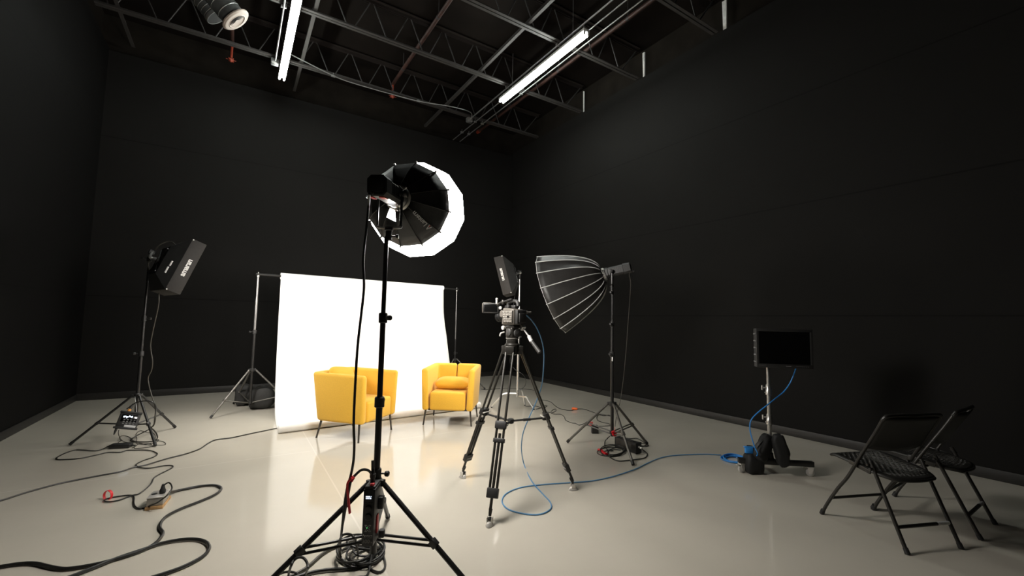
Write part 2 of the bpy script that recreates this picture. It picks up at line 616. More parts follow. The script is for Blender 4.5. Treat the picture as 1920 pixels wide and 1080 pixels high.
tube_light('strip_light', 'lit white bare tube light between the round air duct and the white backdrop', 0.458, 6.10, 8.545, 5.635)
tube_light('strip_light', 'lit white bare tube light flanked by three thin conduits', 4.127, 4.527, 6.967, 5.635)


def conduit(lab, pts, r=0.012, straps=(), name='conduit', group='conduits under the joists'):
    t = thing(name, lab, 'conduit', pts[0], group=group)
    MB().tube(pts, r, 8, k=5 if len(pts) > 2 else 1).build('conduit_run', M_COND, t)
    b = MB()
    n = 0
    for (x, y, z) in straps:
        b.box((x, y, z + 0.01), (0.07, 0.03, 0.035), bev=0.004)
        b.cyl((x, y, z), (x, y, JZ), 0.005, n=6)
        b.cut()
        n += 1
    if n:
        b.build('hanger', M_COND, t)
    return t


conduit('thin metal conduit alongside the tube light by the round air duct', [(0.33, 8.28, 5.80), (0.33, 3.6, 5.80)], 0.014, [(0.33, 6.72, 5.80), (0.33, 5.19, 5.80)])
conduit('thin metal conduit ending at a junction box, one of three along a tube light', [(4.11, 8.28, 5.81), (4.11, 3.3, 5.81)], 0.013, [(4.11, 6.72, 5.81), (4.11, 5.19, 5.81)])
conduit('thin metal conduit passing behind the housing of a tube light, middle of three', [(4.25, 9.44, 5.79), (4.25, 3.3, 5.79)], 0.010, [(4.25, 8.95, 5.79), (4.25, 8.29, 5.79)])
conduit('thin metal conduit between a tube light and the rusty red pipe, third of three', [(4.43, 9.44, 5.79), (4.43, 3.3, 5.79)], 0.010, [(4.43, 8.95, 5.79), (4.43, 8.29, 5.79), (4.43, 6.72, 5.79)])
conduit('long bent metal conduit running along the rear joist from light to light',
        [(0.40, 7.90, 5.83), (0.70, 8.0, 5.82), (1.26, 8.17, 5.80), (1.6, 8.22, 5.80), (2.3, 8.22, 5.81), (2.9, 8.21, 5.83), (3.43, 8.08, 5.84), (3.75, 8.02, 5.84), (3.98, 8.03, 5.84), (4.08, 8.12, 5.83), (4.11, 8.26, 5.81)], 0.009,
        [(1.26, 8.2, 5.80), (2.9, 8.22, 5.83)])
for x, y, lab in ((0.33, 8.30, 'small metal junction box beside the tube light by the round air duct'), (4.11, 8.30, 'small metal junction box where the long bent conduit meets a straight one')):
    b = MB().box((x, y, 5.80), (0.13, 0.10, 0.09), bev=0.01)
    b.box((x, y, 5.75), (0.11, 0.08, 0.012), bev=0.003)
    b.cyl((x, y, 5.84), (x, y, 5.875), 0.02)
    tag(b.build('ceiling_junction_box', M_COND), lab, 'junction box', 'ceiling junction boxes')

# ------------------------------------------------------------------ ducts
DIFF = fl(442, 37, 5.45)
du = V((-0.697, 0.018, 0.716)).normalized()
r = thing('air_duct', 'round metal air duct ending in a cream circular grille', 'duct', DIFF, group='air ducts')
b = MB()
prof = []
s = 0.02
while s < 1.22:
    prof += [(s, 0.155), (s + 0.10, 0.155), (s + 0.105, 0.160), (s + 0.115, 0.160), (s + 0.12, 0.155)]
    s += 0.125
b.lathe(DIFF, du, prof, 32)
b.build('duct_tube', M_DUCT, r)
gx = du
b = MB()
b.lathe(DIFF - gx * 0.01, gx, [(-0.012, 0.115), (-0.016, 0.135), (-0.012, 0.175), (0.004, 0.195), (0.02, 0.195), (0.03, 0.15), (0.032, 0.02)], 40)
b.lathe(DIFF - gx * 0.01, gx, [(-0.014, 0.0), (-0.015, 0.024), (-0.004, 0.028)], 24)
gr = b.build('grille', M_GRILLE, r)
b = MB()
F = frame(gx)
gd = ray(435, 26)
gu = EYE + gd * ((DIFF - EYE).dot(gx) / gd.dot(gx)) - DIFF
SLOT0 = math.atan2(gu.dot(F.col[2]), gu.dot(F.col[1])) - PI * 0.475
for k, rr in enumerate((0.038, 0.058, 0.078, 0.098)):
    a0, a1 = SLOT0, SLOT0 + PI * 0.95
    arc = [DIFF - gx * 0.0225 + (F.col[1] * math.cos(a0 + (a1 - a0) * i / 24) + F.col[2] * math.sin(a0 + (a1 - a0) * i / 24)) * rr for i in range(25)]
    b.tube(arc, 0.0060, 6, k=1)
    b.cut()
b.build('grille_slot', M_SLOT, gr)
b = MB()
b.lathe(DIFF - gx * 0.01, gx, [(-0.010, 0.110), (-0.020, 0.116), (-0.018, 0.126), (-0.012, 0.14)], 40, caps=False)
b.build('grille_ring', M_GRILLE, gr)
D2 = fl(407, 31, 5.74)
r = thing('air_duct', 'dull metal air duct with a folded collar, behind the grille duct', 'duct', D2, group='air ducts')
b = MB()
prof = []
s = 0.0
while s < 1.15:
    prof += [(s, 0.15), (s + 0.05, 0.15), (s + 0.053, 0.154), (s + 0.058, 0.154), (s + 0.061, 0.15)]
    s += 0.065
b.lathe(D2, V((-0.66, 0.0, 0.75)).normalized(), prof, 32)
b.build('duct_tube', M_DUCT, r)
b = MB()
b.lathe(D2, V((-0.66, 0.0, 0.75)).normalized(), [(0.0, 0.148), (-0.014, 0.150), (-0.012, 0.157), (0.03, 0.158), (0.035, 0.15)], 32, caps=False)
b.build('collar', M_COND, r)
b = MB()
b.lathe(D2, V((-0.66, 0.0, 0.75)).normalized(), [(-0.004, 0.0), (-0.004, 0.148), (-0.001, 0.148)], 32)  # black disc across the mouth stands in for the shaded duct inside
b.build('shade_disc', M_SLOT, r)

# white strips standing on the top of the right wall beside the joists
for y, w, lab in ((3.53, 0.075, 'white vertical strip above the plain side wall, widest and closest of the three'),
                  (5.08, 0.05, 'white vertical strip above the plain side wall, middle of the three'),
                  (6.70, 0.022, 'thin white vertical strip above the plain side wall, narrowest and farthest of the three')):
    b = MB()
    z0, z1 = 5.865, 6.34
    b.hexa([(6.02, y - w * 0.3, z0), (6.05, y - w * 0.3, z0), (6.05, y + w * 0.35, z0), (6.02, y + w * 0.35, z0),
            (6.02, y - w * 0.5, z1), (6.05, y - w * 0.5, z1), (6.05, y + w * 0.5, z1), (6.02, y + w * 0.5, z1)], bev=0.003)
    tag(b.build('filler_strip', M_WHITESTRIP), lab, 'strip', 'white strips above the right wall')

# ================================================================== backdrop
BZ = 2.0
BA, BB = fl(484.4, 514.4, BZ), fl(856.5, 542.4, BZ)
BA.z = BB.z = 0
bar_dir = (BB - BA).normalized()
nf = V((bar_dir.y, -bar_dir.x, 0))          # towards the camera side
if nf.y > 0:
    nf = -nf


def tri_feet(P, r, a0):
    return [V((P[0] + r * math.cos(a0 + k * 2 * PI / 3), P[1] + r * math.sin(a0 + k * 2 * PI / 3), 0)) for k in range(3)]


def tripod_stand(name, lab, P, feet, hinge, tubes, collars, group=None, mat_leg=None, mat_tube=None, leg_r=0.011, brace_z=0.2, brace_f=0.55, double=False, hub=True, cat='light stand', footr=None, knob_dir=None):
    """tubes: (z0, z1, radius, material); collars: (z, radius, knob azimuth)"""
    mat_leg = mat_leg or M_BLACK
    P = V((P[0], P[1], 0))
    r = thing(name, lab, cat, P, group=group)
    for z0, z1, rad, mt in tubes:
        MB().cyl(P + V((0, 0, z0)), P + V((0, 0, z1)), rad, n=16).build('pole_section', mt or mat_tube or M_BLACK, r)
    for z, rad, az in collars:
        b = MB()
        b.lathe(P + V((0, 0, z - 0.03)), (0, 0, 1), [(0, rad * 0.8), (0.004, rad), (0.052, rad), (0.058, rad * 0.85)], 16)
        c = b.build('collar', M_BLACKP, r)
        d = V((math.cos(az), math.sin(az), 0))
        o = P + V((0, 0, z))
        b = MB()
        b.cyl(o + d * rad * 0.8, o + d * (rad + 0.022), 0.005, n=8)
        b.lathe(o + d * (rad + 0.020), d, [(0, 0.012), (0.005, 0.015), (0.02, 0.015), (0.024, 0.010)], 10)
        b.build('knob', M_BLACKP, c)
    b = MB()
    b.lathe(P + V((0, 0, hinge - 0.03)), (0, 0, 1), [(0, 0.022), (0.006, 0.031), (0.045, 0.031), (0.055, 0.022)], 18)
    for f in feet:
        d = (f - P).normalized()
        b.box(P + d * 0.036 + V((0, 0, hinge)), (0.035, 0.026, 0.034), rot=frame(d), bev=0.004)
    b.build('leg_hinge', M_BLACKP, r)
    for f in feet:
        d = (f - P).normalized()
        a = P + d * 0.044 + V((0, 0, hinge))
        e = V((f.x, f.y, leg_r + 0.004))
        leg = MB().cyl(a, e, leg_r, n=10).build('leg', mat_leg, r)
        u = (e - a).normalized()
        MB().cyl(e - u * 0.035, e + u * 0.004, leg_r * 1.25, n=10).build('rubber_foot', M_RUBBER, leg)
        q = a + (e - a) * brace_f
        h0 = P + d * 0.025 + V((0, 0, brace_z))
        b = MB()
        if double:
            side = V((0, 0, 1))
            for s in (-1, 1):
                b.cyl(h0 + side * 0.014 * s, q + side * 0.014 * s, 0.0075, n=8)
            b.box(q, (0.040, leg_r * 2.3, leg_r * 2.6), rot=frame(u), bev=0.003)
        else:
            b.cyl(h0, q, leg_r * 0.62, n=8)
            b.box(q, (0.03, leg_r * 2.5, leg_r * 2.5), rot=frame(u), bev=0.003)
        b.build('brace', mat_leg, r)
    b = MB()
    b.lathe(P + V((0, 0, brace_z - 0.02)), (0, 0, 1), [(0, 0.020), (0.004, 0.029), (0.036, 0.029), (0.04, 0.022)], 16)
    b.build('brace_collar', M_BLACKP, r)
    return r


# backdrop stands: one leg of the left one points at the camera
fa, fb = fl(394.4, 785.6), fl(438, 758)
fc = BA + V((math.cos(math.radians(-15)), math.sin(math.radians(-15)), 0)) * 0.62
a0 = math.atan2(fa.y - BA.y, fa.x - BA.x)
tripod_stand('backdrop_stand', 'silver and black backdrop stand with two dark bags at its foot', BA, [fa, fb, fc], 0.60,
             [(0.10, 1.13, 0.0185, M_BLACK), (1.13, 1.64, 0.0165, M_GREYTUBE), (1.64, 1.98, 0.0140, M_GREYTUBE)],
             [(1.15, 0.029, math.radians(190))], group='backdrop stands', mat_leg=M_GREYLEG, leg_r=0.0125, brace_z=0.13, brace_f=0.66)
tripod_stand('backdrop_stand', 'slim backdrop stand half hidden behind an armchair at the end of the white backdrop', BB, tri_feet(BB, 0.62, a0), 0.60,
             [(0.10, 1.0, 0.0165, M_BLACK), (1.0, 1.56, 0.0125, M_GREYTUBE), (1.56, 1.98, 0.0105, M_GREYTUBE)],
             [(0.72, 0.027, math.radians(20))], group='backdrop stands', mat_leg=M_GREYLEG, leg_r=0.0125, brace_z=0.13, brace_f=0.66)
bar = thing('crossbar', 'thin black crossbar on the two backdrop stands, carrying the paper roll', 'crossbar', BA + V((0, 0, BZ)))
MB().cyl(BA - bar_dir * 0.03 + V((0, 0, BZ)), BB + bar_dir * 0.04 + V((0, 0, BZ)), 0.017, n=14).build('bar_tube', M_BLACK, bar)
b = MB()
for q in (BA, BB):
    b.lathe(q + V((0, 0, BZ - 0.045)), (0, 0, 1), [(0, 0.014), (0.01, 0.018), (0.03, 0.018), (0.035, 0.012), (0.075, 0.008), (0.078, 0.004)], 12)
    b.cut()
b.build('end_cap', M_STEEL, bar)

# paper: a hanging, swept sheet with a roll at each end
def bar_at(px):                   # point of the crossbar seen in picture column px
    lo, hi = 0.0, (BB - BA).length
    for _ in range(40):
        md = (lo + hi) / 2
        q_ = BA + bar_dir * md + V((0, 0, BZ)) - EYE
        if 960 + FPX * q_.dot(RT) / q_.dot(FW) < px:
            lo = md
        else:
            hi = md
    return BA + bar_dir * lo + V((0, 0, BZ))


TA, TB = bar_at(526.6), bar_at(830.5)
PWID = (TB - TA).length
pr = thing('paper_backdrop', 'large white seamless paper backdrop sweeping from crossbar to floor', 'backdrop', (TA.x, TA.y, 0))
RR = 0.050
b = MB()
b.lathe(TA, bar_dir, [(0, 0.020), (0.0, RR), (PWID, RR), (PWID, 0.020)], 28)
roll = b.build('top_roll', M_PAPER, pr)
b = MB()
for q, d in ((TA, -1), (TB, 1)):
    b.lathe(q, bar_dir * d, [(-0.02, RR * 0.8), (0.002, RR * 0.8), (0.004, RR * 0.45), (-0.01, RR * 0.42)], 20)
    b.cut()
b.build('roll_end', M_CORE, roll)
# section of the sweep: distance forward of the roll front / height, measured at both edges
secA = [(0.046, BZ - 0.02), (0.05, 1.75), (0.07, 1.4), (0.13, 1.0), (0.23, 0.576), (0.34, 0.33), (0.49, 0.15), (0.62, 0.06), (0.80, 0.018), (1.1, 0.010), (1.40, 0.010), (1.48, 0.012)]
secB = [(0.046, BZ - 0.02), (0.06, 1.75), (0.10, 1.45), (0.29, 1.03), (0.49, 0.58), (0.62, 0.36), (0.76, 0.19), (0.90, 0.08), (1.10, 0.022), (1.4, 0.010), (1.72, 0.010), (1.80, 0.012)]
secA = catmull([(x, 0, z) for x, z in secA], 5)
secB = catmull([(x, 0, z) for x, z in secB], 5)
eA = [V((0.50, 6.77, 0)), V((0.507, 5.75, 0))]
dA = (fl(521, 812) - TA); dA.z = 0
dB = (fl(898, 764) - TB); dB.z = 0
lA, lB = dA.length, dB.length
dA.normalize(); dB.normalize()
b = MB()
rows = []
NX = 24
TH = 0.0012
for pa_, pb_ in zip(secA, secB):
    row = []
    for i in range(NX + 1):
        t = i / NX
        q0 = TA.lerp(TB, t)
        d = dA.lerp(dB, t).normalized()
        p = pa_.lerp(pb_, t)
        fwd = pa_.x * (lA / 1.485) * (1 - t) + pb_.x * (lB / 1.807) * t
        wob = 0.006 * math.sin(t * 9 + p.z * 4) * min(1, p.z)
        row.append(V((q0.x, q0.y, 0)) + d * (fwd + wob) + V((0, 0, max(0.004, p.z))))
    rows.append(row)
vs = [[b.bm.verts.new(q) for q in row] for row in rows]
for i in range(len(vs) - 1):
    for j in range(NX):
        b.bm.faces.new((vs[i][j], vs[i][j + 1], vs[i + 1][j + 1], vs[i + 1][j]))
sh = b.build('paper_sheet', M_PAPER, pr, angle=60)
so = sh.modifiers.new('thickness', 'SOLIDIFY')
so.thickness = TH
so.offset = 0
FA = TA + dA * (lA + 0.02); FA.z = 0.047
FB = TB + dB * (lB + 0.02); FB.z = 0.047
b = MB()
ax = (FB - FA)
b.lathe(FA, ax, [(0, 0.02), (0, 0.046), (ax.length, 0.046), (ax.length, 0.02)], 28)
roll2 = b.build('bottom_roll', M_PAPER, pr)
b = MB()
for q, d in ((FA, -1), (FB, 1)):
    b.lathe(q, ax.normalized() * d, [(-0.02, 0.034), (0.004, 0.034), (0.005, 0.02), (-0.01, 0.02)], 20)
    b.cut()
b.build('roll_end', M_CORE, roll2)

# ================================================================== armchairs
def make_armchair(label, loc, rz):
    root = thing('armchair', label, 'armchair', loc, rz, group='yellow tub armchairs')
    zb, zt = 0.195, 0.735
    for s in (-1, 1):
        # plan outline of half the shell (an L: arm and half the back) as levels from base to top
        def plan(z):
            t = (z - zb) / (zt - zb)
            ox = 0.334 + 0.022 * t              # flare outwards
            bk = 0.305 + 0.075 * t              # rake backwards
            fr = -0.345 - 0.012 * t
            th = 0.088 - 0.006 * t
            rc = 0.085
            pts = [V((s * ox, fr, z))]
            for k in range(6):
                a = k / 5 * PI / 2
                pts.append(V((s * (ox - rc + rc * math.cos(a)), bk - rc + rc * math.sin(a), z)))
            pts += [V((s * 0.004, bk, z)), V((s * 0.004, bk - th, z)), V((s * (ox - th), bk - th, z)), V((s * (ox - th), fr, z))]
            return pts
        lev = [plan(zb + (zt - zb) * k / 2) for k in range(3)]
        for q in lev[-1]:
            q.z += 0.012 * (q.y + 0.35) / 0.7
        b = MB()
        b.rings(lev)
        bm = b.bm
        bm.normal_update()
        es = [e for e in bm.edges if len(e.link_faces) == 2 and e.calc_face_angle(0) > math.radians(50)]
        bmesh.ops.bevel(bm, geom=es, offset=0.034, segments=5, profile=0.5, affect='EDGES', clamp_overlap=False)
        b.build('arm_shell', M_YELLOW, root, angle=50, local=True)
    b = MB()
    b.box((0, -0.032, 0.315), (0.472, 0.62, 0.235), bev=0.03, seg=4)
    for v in b.bm.verts:
        if v.co.z > 0.40:
            v.co.z += 0.012 * max(0, 1 - (v.co.x / 0.24) ** 2) * max(0, 1 - ((v.co.y + 0.03) / 0.33) ** 2)
    b.build('seat', M_YELLOW, root, angle=50, local=True)
    b = MB()
    b.box((0, -0.02, 0.20), (0.52, 0.56, 0.022), bev=0.006)
    b.build('base_frame', M_CHAIRLEG, root, local=True)
    for sx in (-1, 1):
        for y0_, y1_ in ((-0.285, -0.30), (0.235, 0.275)):
            b = MB()
            b.cyl((sx * 0.295, y0_, 0.20), (sx * 0.318, y1_, 0.0), 0.0125, 0.010, n=12)
            b.cyl((sx * 0.318, y1_, 0.0), (sx * 0.318, y1_, 0.006), 0.011, n=12)
            b.build('leg', M_CHAIRLEG, root, local=True)
    return root


acL = (1.285, 5.447)
acR = (2.592, 5.523)
aL, aR = math.radians(39.3), math.radians(-35.9)
armL = make_armchair('yellow armchair turned side-on, its outer arm and one cushion corner showing', (acL[0], acL[1], 0), aL)
armR = copy_tree(armL)
armR.location = (acR[0], acR[1], 0)
armR.rotation_euler = (0, 0, aR)
armR['label'] = 'yellow armchair facing the camera with a lumbar cushion on its seat'


def cushion(label, mtx, sx, sy, sz, p=2.6):
    b = MB(mtx)
    nu, nv = 28, 16
    rings = []
    for i in range(1, nv):
        ph = -PI / 2 + PI * i / nv
        ring = []
        for j in range(nu):
            th = 2 * PI * j / nu
            e = lambda v, k: math.copysign(abs(v) ** k, v)
            x = e(math.cos(ph), 0.55) * e(math.cos(th), 0.42)
            y = e(math.cos(ph), 0.55) * e(math.sin(th), 0.42)
            z = e(math.sin(ph), 0.9)
            edge = max(abs(x), abs(y))
            z *= 1 - 0.32 * edge ** 4
            w = 0.02 * math.sin(7 * x + 3 * y) * edge
            ring.append(V((x * sx / 2, y * sy / 2, (z + w) * sz / 2)))
        rings.append(ring)
    b.rings(rings)
    o = b.build('cushion', M_YELLOW, angle=70)
    # origin to the middle
    c = sum((v.co for v in o.data.vertices), V()) / len(o.data.vertices)
    for v in o.data.vertices:
        v.co -= c
    o.location = c
    return tag(o, label, 'cushion', 'yellow chair cushions')


def chair_space(c, a, p, rot):
    return Matrix.Translation((c[0], c[1], 0)) @ Matrix.Rotation(a, 4, 'Z') @ Matrix.Translation(p) @ rot


cushion('plump yellow lumbar cushion lying on the seat of the front-facing armchair',
        chair_space(acR, aR, (0.01, -0.035, 0.518), Euler((math.radians(10), 0, 0)).to_matrix().to_4x4()), 0.475, 0.24, 0.150)
cushion('yellow cushion whose top edge shows above the arm of the side-on armchair',
        chair_space(acL, aL, (-0.02, 0.192, 0.618), (Euler((math.radians(72), 0, math.radians(0))).to_matrix().to_4x4() @ Matrix.Rotation(math.radians(-7), 4, 'Z'))), 0.42, 0.345, 0.110)

# ================================================================== main light, middle of the room
MP = V((0.70, 2.43, 0))
bf = fl(727, 974)
am = math.atan2(bf.y - MP.y, bf.x - MP.x)
tripod_stand('light_stand', 'tall black light stand in front, holding the glowing lantern light', MP, tri_feet(MP, (bf - MP).length, am), 0.492,
             [(0.12, 0.95, 0.0175, None), (0.90, 1.40, 0.0150, None), (1.35, 1.845, 0.0125, None)],
             [(0.92, 0.027, math.radians(60)), (1.385, 0.024, math.radians(-70)), (0.535, 0.026, math.radians(-33))],
             leg_r=0.0135, brace_z=0.205, brace_f=0.53, double=True, group='light stands')

C0 = MP + V((0.012, 0.0, 2.100))
rdir = ray(784, 395).normalized()
oc = EYE - C0
dist = 0.56
bq = rdir.dot(oc)
tq = -bq + math.sqrt(max(0, bq * bq - (oc.dot(oc) - dist * dist)))
LC = EYE + rdir * tq
AX = (LC - C0).normalized()


def cob_light(label, C, ax, k, red=True, yoke_up=0.115):
    """a bar-shaped studio lamp head with a U bracket; the mount ring is in front (+x)"""
    X = place(C, ax)
    r = thing('studio_lamp_head', label, 'studio lamp', C, group='studio lamp heads')
    oct_ = lambda w, h, c: [(-w, -h + c), (-w + c, -h), (w - c, -h), (w, -h + c), (w, h - c), (w - c, h), (-w + c, h), (-w, h - c)]
    b = MB(X)
    ring = []
    for x, w, h, c in ((-0.200, 0.044, 0.046, 0.016), (-0.196, 0.052, 0.054, 0.02), (-0.125, 0.054, 0.056, 0.02), (-0.120, 0.048, 0.050, 0.018), (0.035, 0.048, 0.050, 0.018), (0.040, 0.054, 0.054, 0.02), (0.065, 0.054, 0.054, 0.02)):
        ring.append([V((x * k, y * k, z * k)) for y, z in oct_(w, h, c)])
    b.rings(ring)
    b.build('lamp_body', M_BLACKP, r, angle=25)
    b = MB(X)
    b.box((-0.202 * k, 0, 0.0), (0.006, 0.070 * k, 0.072 * k), bev=0.003)
    b.build('rear_panel', M_RUBBER, r)
    b = MB(X)
    for i in range(8):
        for s in (-1, 1):
            b.box(((-0.10 + i * 0.017) * k, s * 0.0485 * k, 0.006), (0.007 * k, 0.004, 0.055 * k))
            b.cut()
    b.build('cooling_fin', M_BLACK, r)
    b = MB(X)
    b.lathe((0.065 * k, 0, 0), (1, 0, 0), [(0, 0.050), (0.006, 0.062), (0.020, 0.066), (0.026, 0.060), (0.030, 0.060), (0.036, 0.067), (0.046, 0.067), (0.050, 0.050)], 28)
    for a in (0.3, 2.4, 4.5):
        b.cyl((0.088 * k, 0.058 * math.cos(a), 0.058 * math.sin(a)), (0.088 * k, 0.086 * math.cos(a), 0.086 * math.sin(a)), 0.007, n=8)
    b.build('mount_ring', M_STEEL if red else M_GREYLEG, r)
    if red:
        b = MB(X)
        b.box((-0.16 * k, 0.036 * k, -0.0565 * k), (0.06 * k, 0.02 * k, 0.006), bev=0.002)
        b.cut()
        b.box((-0.16 * k, -0.02 * k, -0.0575 * k), (0.05 * k, 0.03 * k, 0.006), bev=0.002)
        b.build('red_trim', M_RED, r)
    b = MB(X)
    b.cyl((-0.203 * k, 0.02 * k, -0.04 * k), (-0.225 * k, 0.02 * k, -0.05 * k), 0.009, n=10)
    b.build('cable_plug', M_BLACKP, r)
    # U bracket hanging below the pivots
    side = X.to_3x3().col[1].copy(); side.z = 0; side.normalize()
    fwd = V((side.y, -side.x, 0))
    b = MB()
    w = 0.066 * k
    d = yoke_up
    U = []
    for s, z in ((1, 0.018), (1, -0.03), (1, -d + 0.03), (1, -d + 0.010)):
        U.append(C + side * (s * w) + V((0, 0, z)))
    U += [C + side * (w - 0.02) + V((0, 0, -d)), C - side * (w - 0.02) + V((0, 0, -d))]
    for z in (-d + 0.010, -d + 0.03, -0.03, 0.018):
        U.append(C - side * w + V((0, 0, z)))
    b.tube(U, 0.014, 8, k=4, flat=0.3)
    br = b.build('yoke', M_BLACK, r)
    b = MB()
    for s in (-1, 1):
        b.lathe(C + side * (s * (w - 0.012)), side * s, [(0, 0.016), (0.02, 0.018), (0.026, 0.022), (0.044, 0.022), (0.048, 0.012)], 14)
        b.cut()
    b.build('tilt_knob', M_BLACKP, br)
    b = MB()
    b.lathe(C + V((0, 0, -d - 0.075)), (0, 0, 1), [(0, 0.014), (0.004, 0.018), (0.055, 0.018), (0.06, 0.024), (0.072, 0.024), (0.075, 0.015)], 14)
    b.cyl(C + V((0, 0, -d - 0.05)), C + V((0, 0, -d - 0.05)) - side * 0.04, 0.005, n=8)
    b.lathe(C + V((0, 0, -d - 0.05)) - side * 0.04, -side, [(0, 0.006), (0.004, 0.013), (0.016, 0.013), (0.018, 0.008)], 10)
    b.build('stand_socket', M_BLACKP, r)
    return r, X


lampM, XM = cob_light('black studio lamp head with red trim, behind the glowing lantern on the front stand', C0, AX, 1.04, True, 0.20)

# lantern softbox: twelve-sided glowing cloth with a black skirt over its back
lan = thing('lantern_softbox', 'big glowing white lantern softbox with black skirt, on the front lamp', 'softbox', C0 + AX * 0.13, group='softboxes')
NSEG = 12
PH = math.radians(10)
b = MB()
b.lathe(C0, AX, [(0.155, 0.060), (0.20, 0.135), (0.30, 0.232), (0.39, 0.288), (0.48, 0.322), (0.57, 0.332), (0.65, 0.315), (0.73, 0.262), (0.78, 0.18), (0.80, 0.08), (0.802, 0.0)], NSEG, phase=PH)
b.build('diffuser', M_LANTERN, lan, angle=20)
SK = [(0.135, 0.070), (0.187, 0.132), (0.262, 0.212), (0.343, 0.268)]
Fm = frame(AX)


def sk_pt(i, k, off=0.008, bulge=1.0):
    s, rad = SK[k]
    a = PH + 2 * PI * i / NSEG
    return C0 + AX * (s - 0.006) + (Fm.col[1] * math.cos(a) + Fm.col[2] * math.sin(a)) * (rad + off) * bulge


# find the panel whose inner quarter is folded open (white shows there): the one towards pixel (740, 400)
def px_of(p):
    q = V(p) - EYE
    t = q.dot(FW)
    return 960 + FPX * q.dot(RT) / t, 540 - FPX * q.dot(UP) / t


def pick(px, py, k):
    best = None
    for i in range(NSEG):
        c = (sk_pt(i, k) + sk_pt(i + 1, k) + sk_pt(i, k + 1) + sk_pt(i + 1, k + 1)) / 4
        u, v = px_of(c)
        d = (u - px) ** 2 + (v - py) ** 2
        if best is None or d < best[0]:
            best = (d, i)
    return best[1]


OPEN = pick(738, 398, 0)
b = MB()
for i in range(NSEG):
    for k in range(len(SK) - 1):
        if i == OPEN and k == 0:
            b.quad(sk_pt(i, 0.0 if False else 0), sk_pt(i, k + 1), sk_pt(i, k) * 0.5 + sk_pt(i, k + 1) * 0.5)
            continue
        # two strips per panel, the middle slightly slack
        mid = lambda kk: (sk_pt(i, kk) + sk_pt(i + 1, kk)) / 2 - AX * (-0.004 if kk else 0)
        b.quad(sk_pt(i, k), mid(k), mid(k + 1), sk_pt(i, k + 1))
        b.quad(mid(k), sk_pt(i + 1, k), sk_pt(i + 1, k + 1), mid(k + 1))
bmesh.ops.remove_doubles(b.bm, verts=b.bm.verts, dist=1e-5)
skirt = b.build('black_skirt', M_FABRICB, lan, angle=24)
mo = skirt.modifiers.new('thickness', 'SOLIDIFY'); mo.thickness = 0.003; mo.offset = 0
b = MB()
for i in range(NSEG):
    b.tube([sk_pt(i, k, 0.010) for k in range(len(SK))], 0.0035, 6, k=2)
    b.cut()
b.build('skirt_seam', M_RUBBER, skirt)
b = MB()
for i in range(NSEG):
    e = sk_pt(i, 3, 0.010)
    b.box(e + AX * 0.002, (0.022, 0.012, 0.020), rot=frame(AX, e - C0), bev=0.003)
    b.cut()
b.build('corner_tab', M_WHITE, skirt)
b = MB()
b.lathe(C0 + AX * 0.115, AX, [(0, 0.052), (0.0, 0.072), (0.014, 0.080), (0.03, 0.080), (0.036, 0.070), (0.036, 0.052)], 28)
b.build('speed_ring', M_SILVER, lan)


def skirt_plane(px, py):
    i = pick(px, py, 1)
    a, bb, c = sk_pt(i, 1, 0.012), sk_pt(i + 1, 1, 0.012), sk_pt(i, 3, 0.012)
    n = (bb - a).cross(c - a).normalized()
    return a, n


def on_plane(px, py, a, n):
    d = ray(px, py)
    return EYE + d * ((a - EYE).dot(n) / d.dot(n))


a_, n_ = skirt_plane(792, 410)
if n_.dot(EYE - C0) < 0:
    n_ = -n_
a_ = a_ + n_ * 0.012
p0 = on_plane(802, 420, a_, n_)
p1 = on_plane(778, 395.5, a_, n_)
bx = (p1 - p0).normalized()
upv = n_.cross(bx)
ln = (p1 - p0).length
MB().text('Lantern', p0, bx, upv, ln / 3.05, 0.0004, 0.0006).build('lettering', M_MIDPRINT, skirt)
q0 = p0 - bx * 0.040 - upv * 0.004
b = MB()
lx, ly = bx * 0.030, upv * 0.034
n3 = n_ * 0.001
b.prism([q0 + lx * 0.0, q0 + lx * 0.26, q0 + lx * 0.62 + ly, q0 + lx * 0.40 + ly], n3)
b.prism([q0 + lx * 0.78, q0 + lx * 1.04, q0 + lx * 0.62 + ly, q0 + lx * 0.40 + ly], n3)
b.build('emblem', M_MIDPRINT, skirt)
b = MB()
b.prism([q0 + lx * 0.60, q0 + lx * 0.78, q0 + lx * 0.66 + ly * 0.34, q0 + lx * 0.52 + ly * 0.30], n3 * 1.6)
b.build('emblem_tip', M_RED, skirt)

# control box hanging on the front stand
bz = 0.515
fo = pd(690.5, 971, 2.205)
tocam = (EYE - fo); tocam.z = 0; tocam.normalize()
left = V((-tocam.y, tocam.x, 0))
left = -left if left.dot(RT) > 0 else left
nb = (tocam * math.cos(math.radians(16)) + left * math.sin(math.radians(16))).normalized()
Xb = place(fo, nb)                # x out of the front face, y to the viewer's right or left, z up
ysgn = 1 if Xb.to_3x3().col[1].dot(RT) > 0 else -1
bal = thing('light_control_box', 'black control box with lit readout hanging on the front light stand', 'control box', (fo.x, fo.y, fo.z - 0.15))
BW, BH, BD = 0.059, 0.283, 0.110
MB(Xb).box((-BD / 2, 0, 0), (BD, BW, BH), bev=0.004).build('case', M_BLACKP, bal)
b = MB(Xb)
b.box((-BD / 2, 0, BH / 2 + 0.006), (BD * 0.9, BW * 0.9, 0.014), bev=0.004)
b.build('top_cap', M_MONFRAME, bal)
b = MB(Xb)
b.box((-0.02, 0.008 * ysgn, BH / 2 + 0.018), (0.022, 0.022, 0.012), bev=0.003)
b.cut()
b.box((-0.055, BW / 2 * ysgn + 0.003 * ysgn, -0.05), (0.03, 0.006, 0.09), bev=0.002)
b.build('red_mark', M_RED, bal)
b = MB(Xb)
b.box((0.0012, -0.004, 0.102), (0.002, 0.034, 0.022))
b.build('display', M_SCREENOFF, bal)
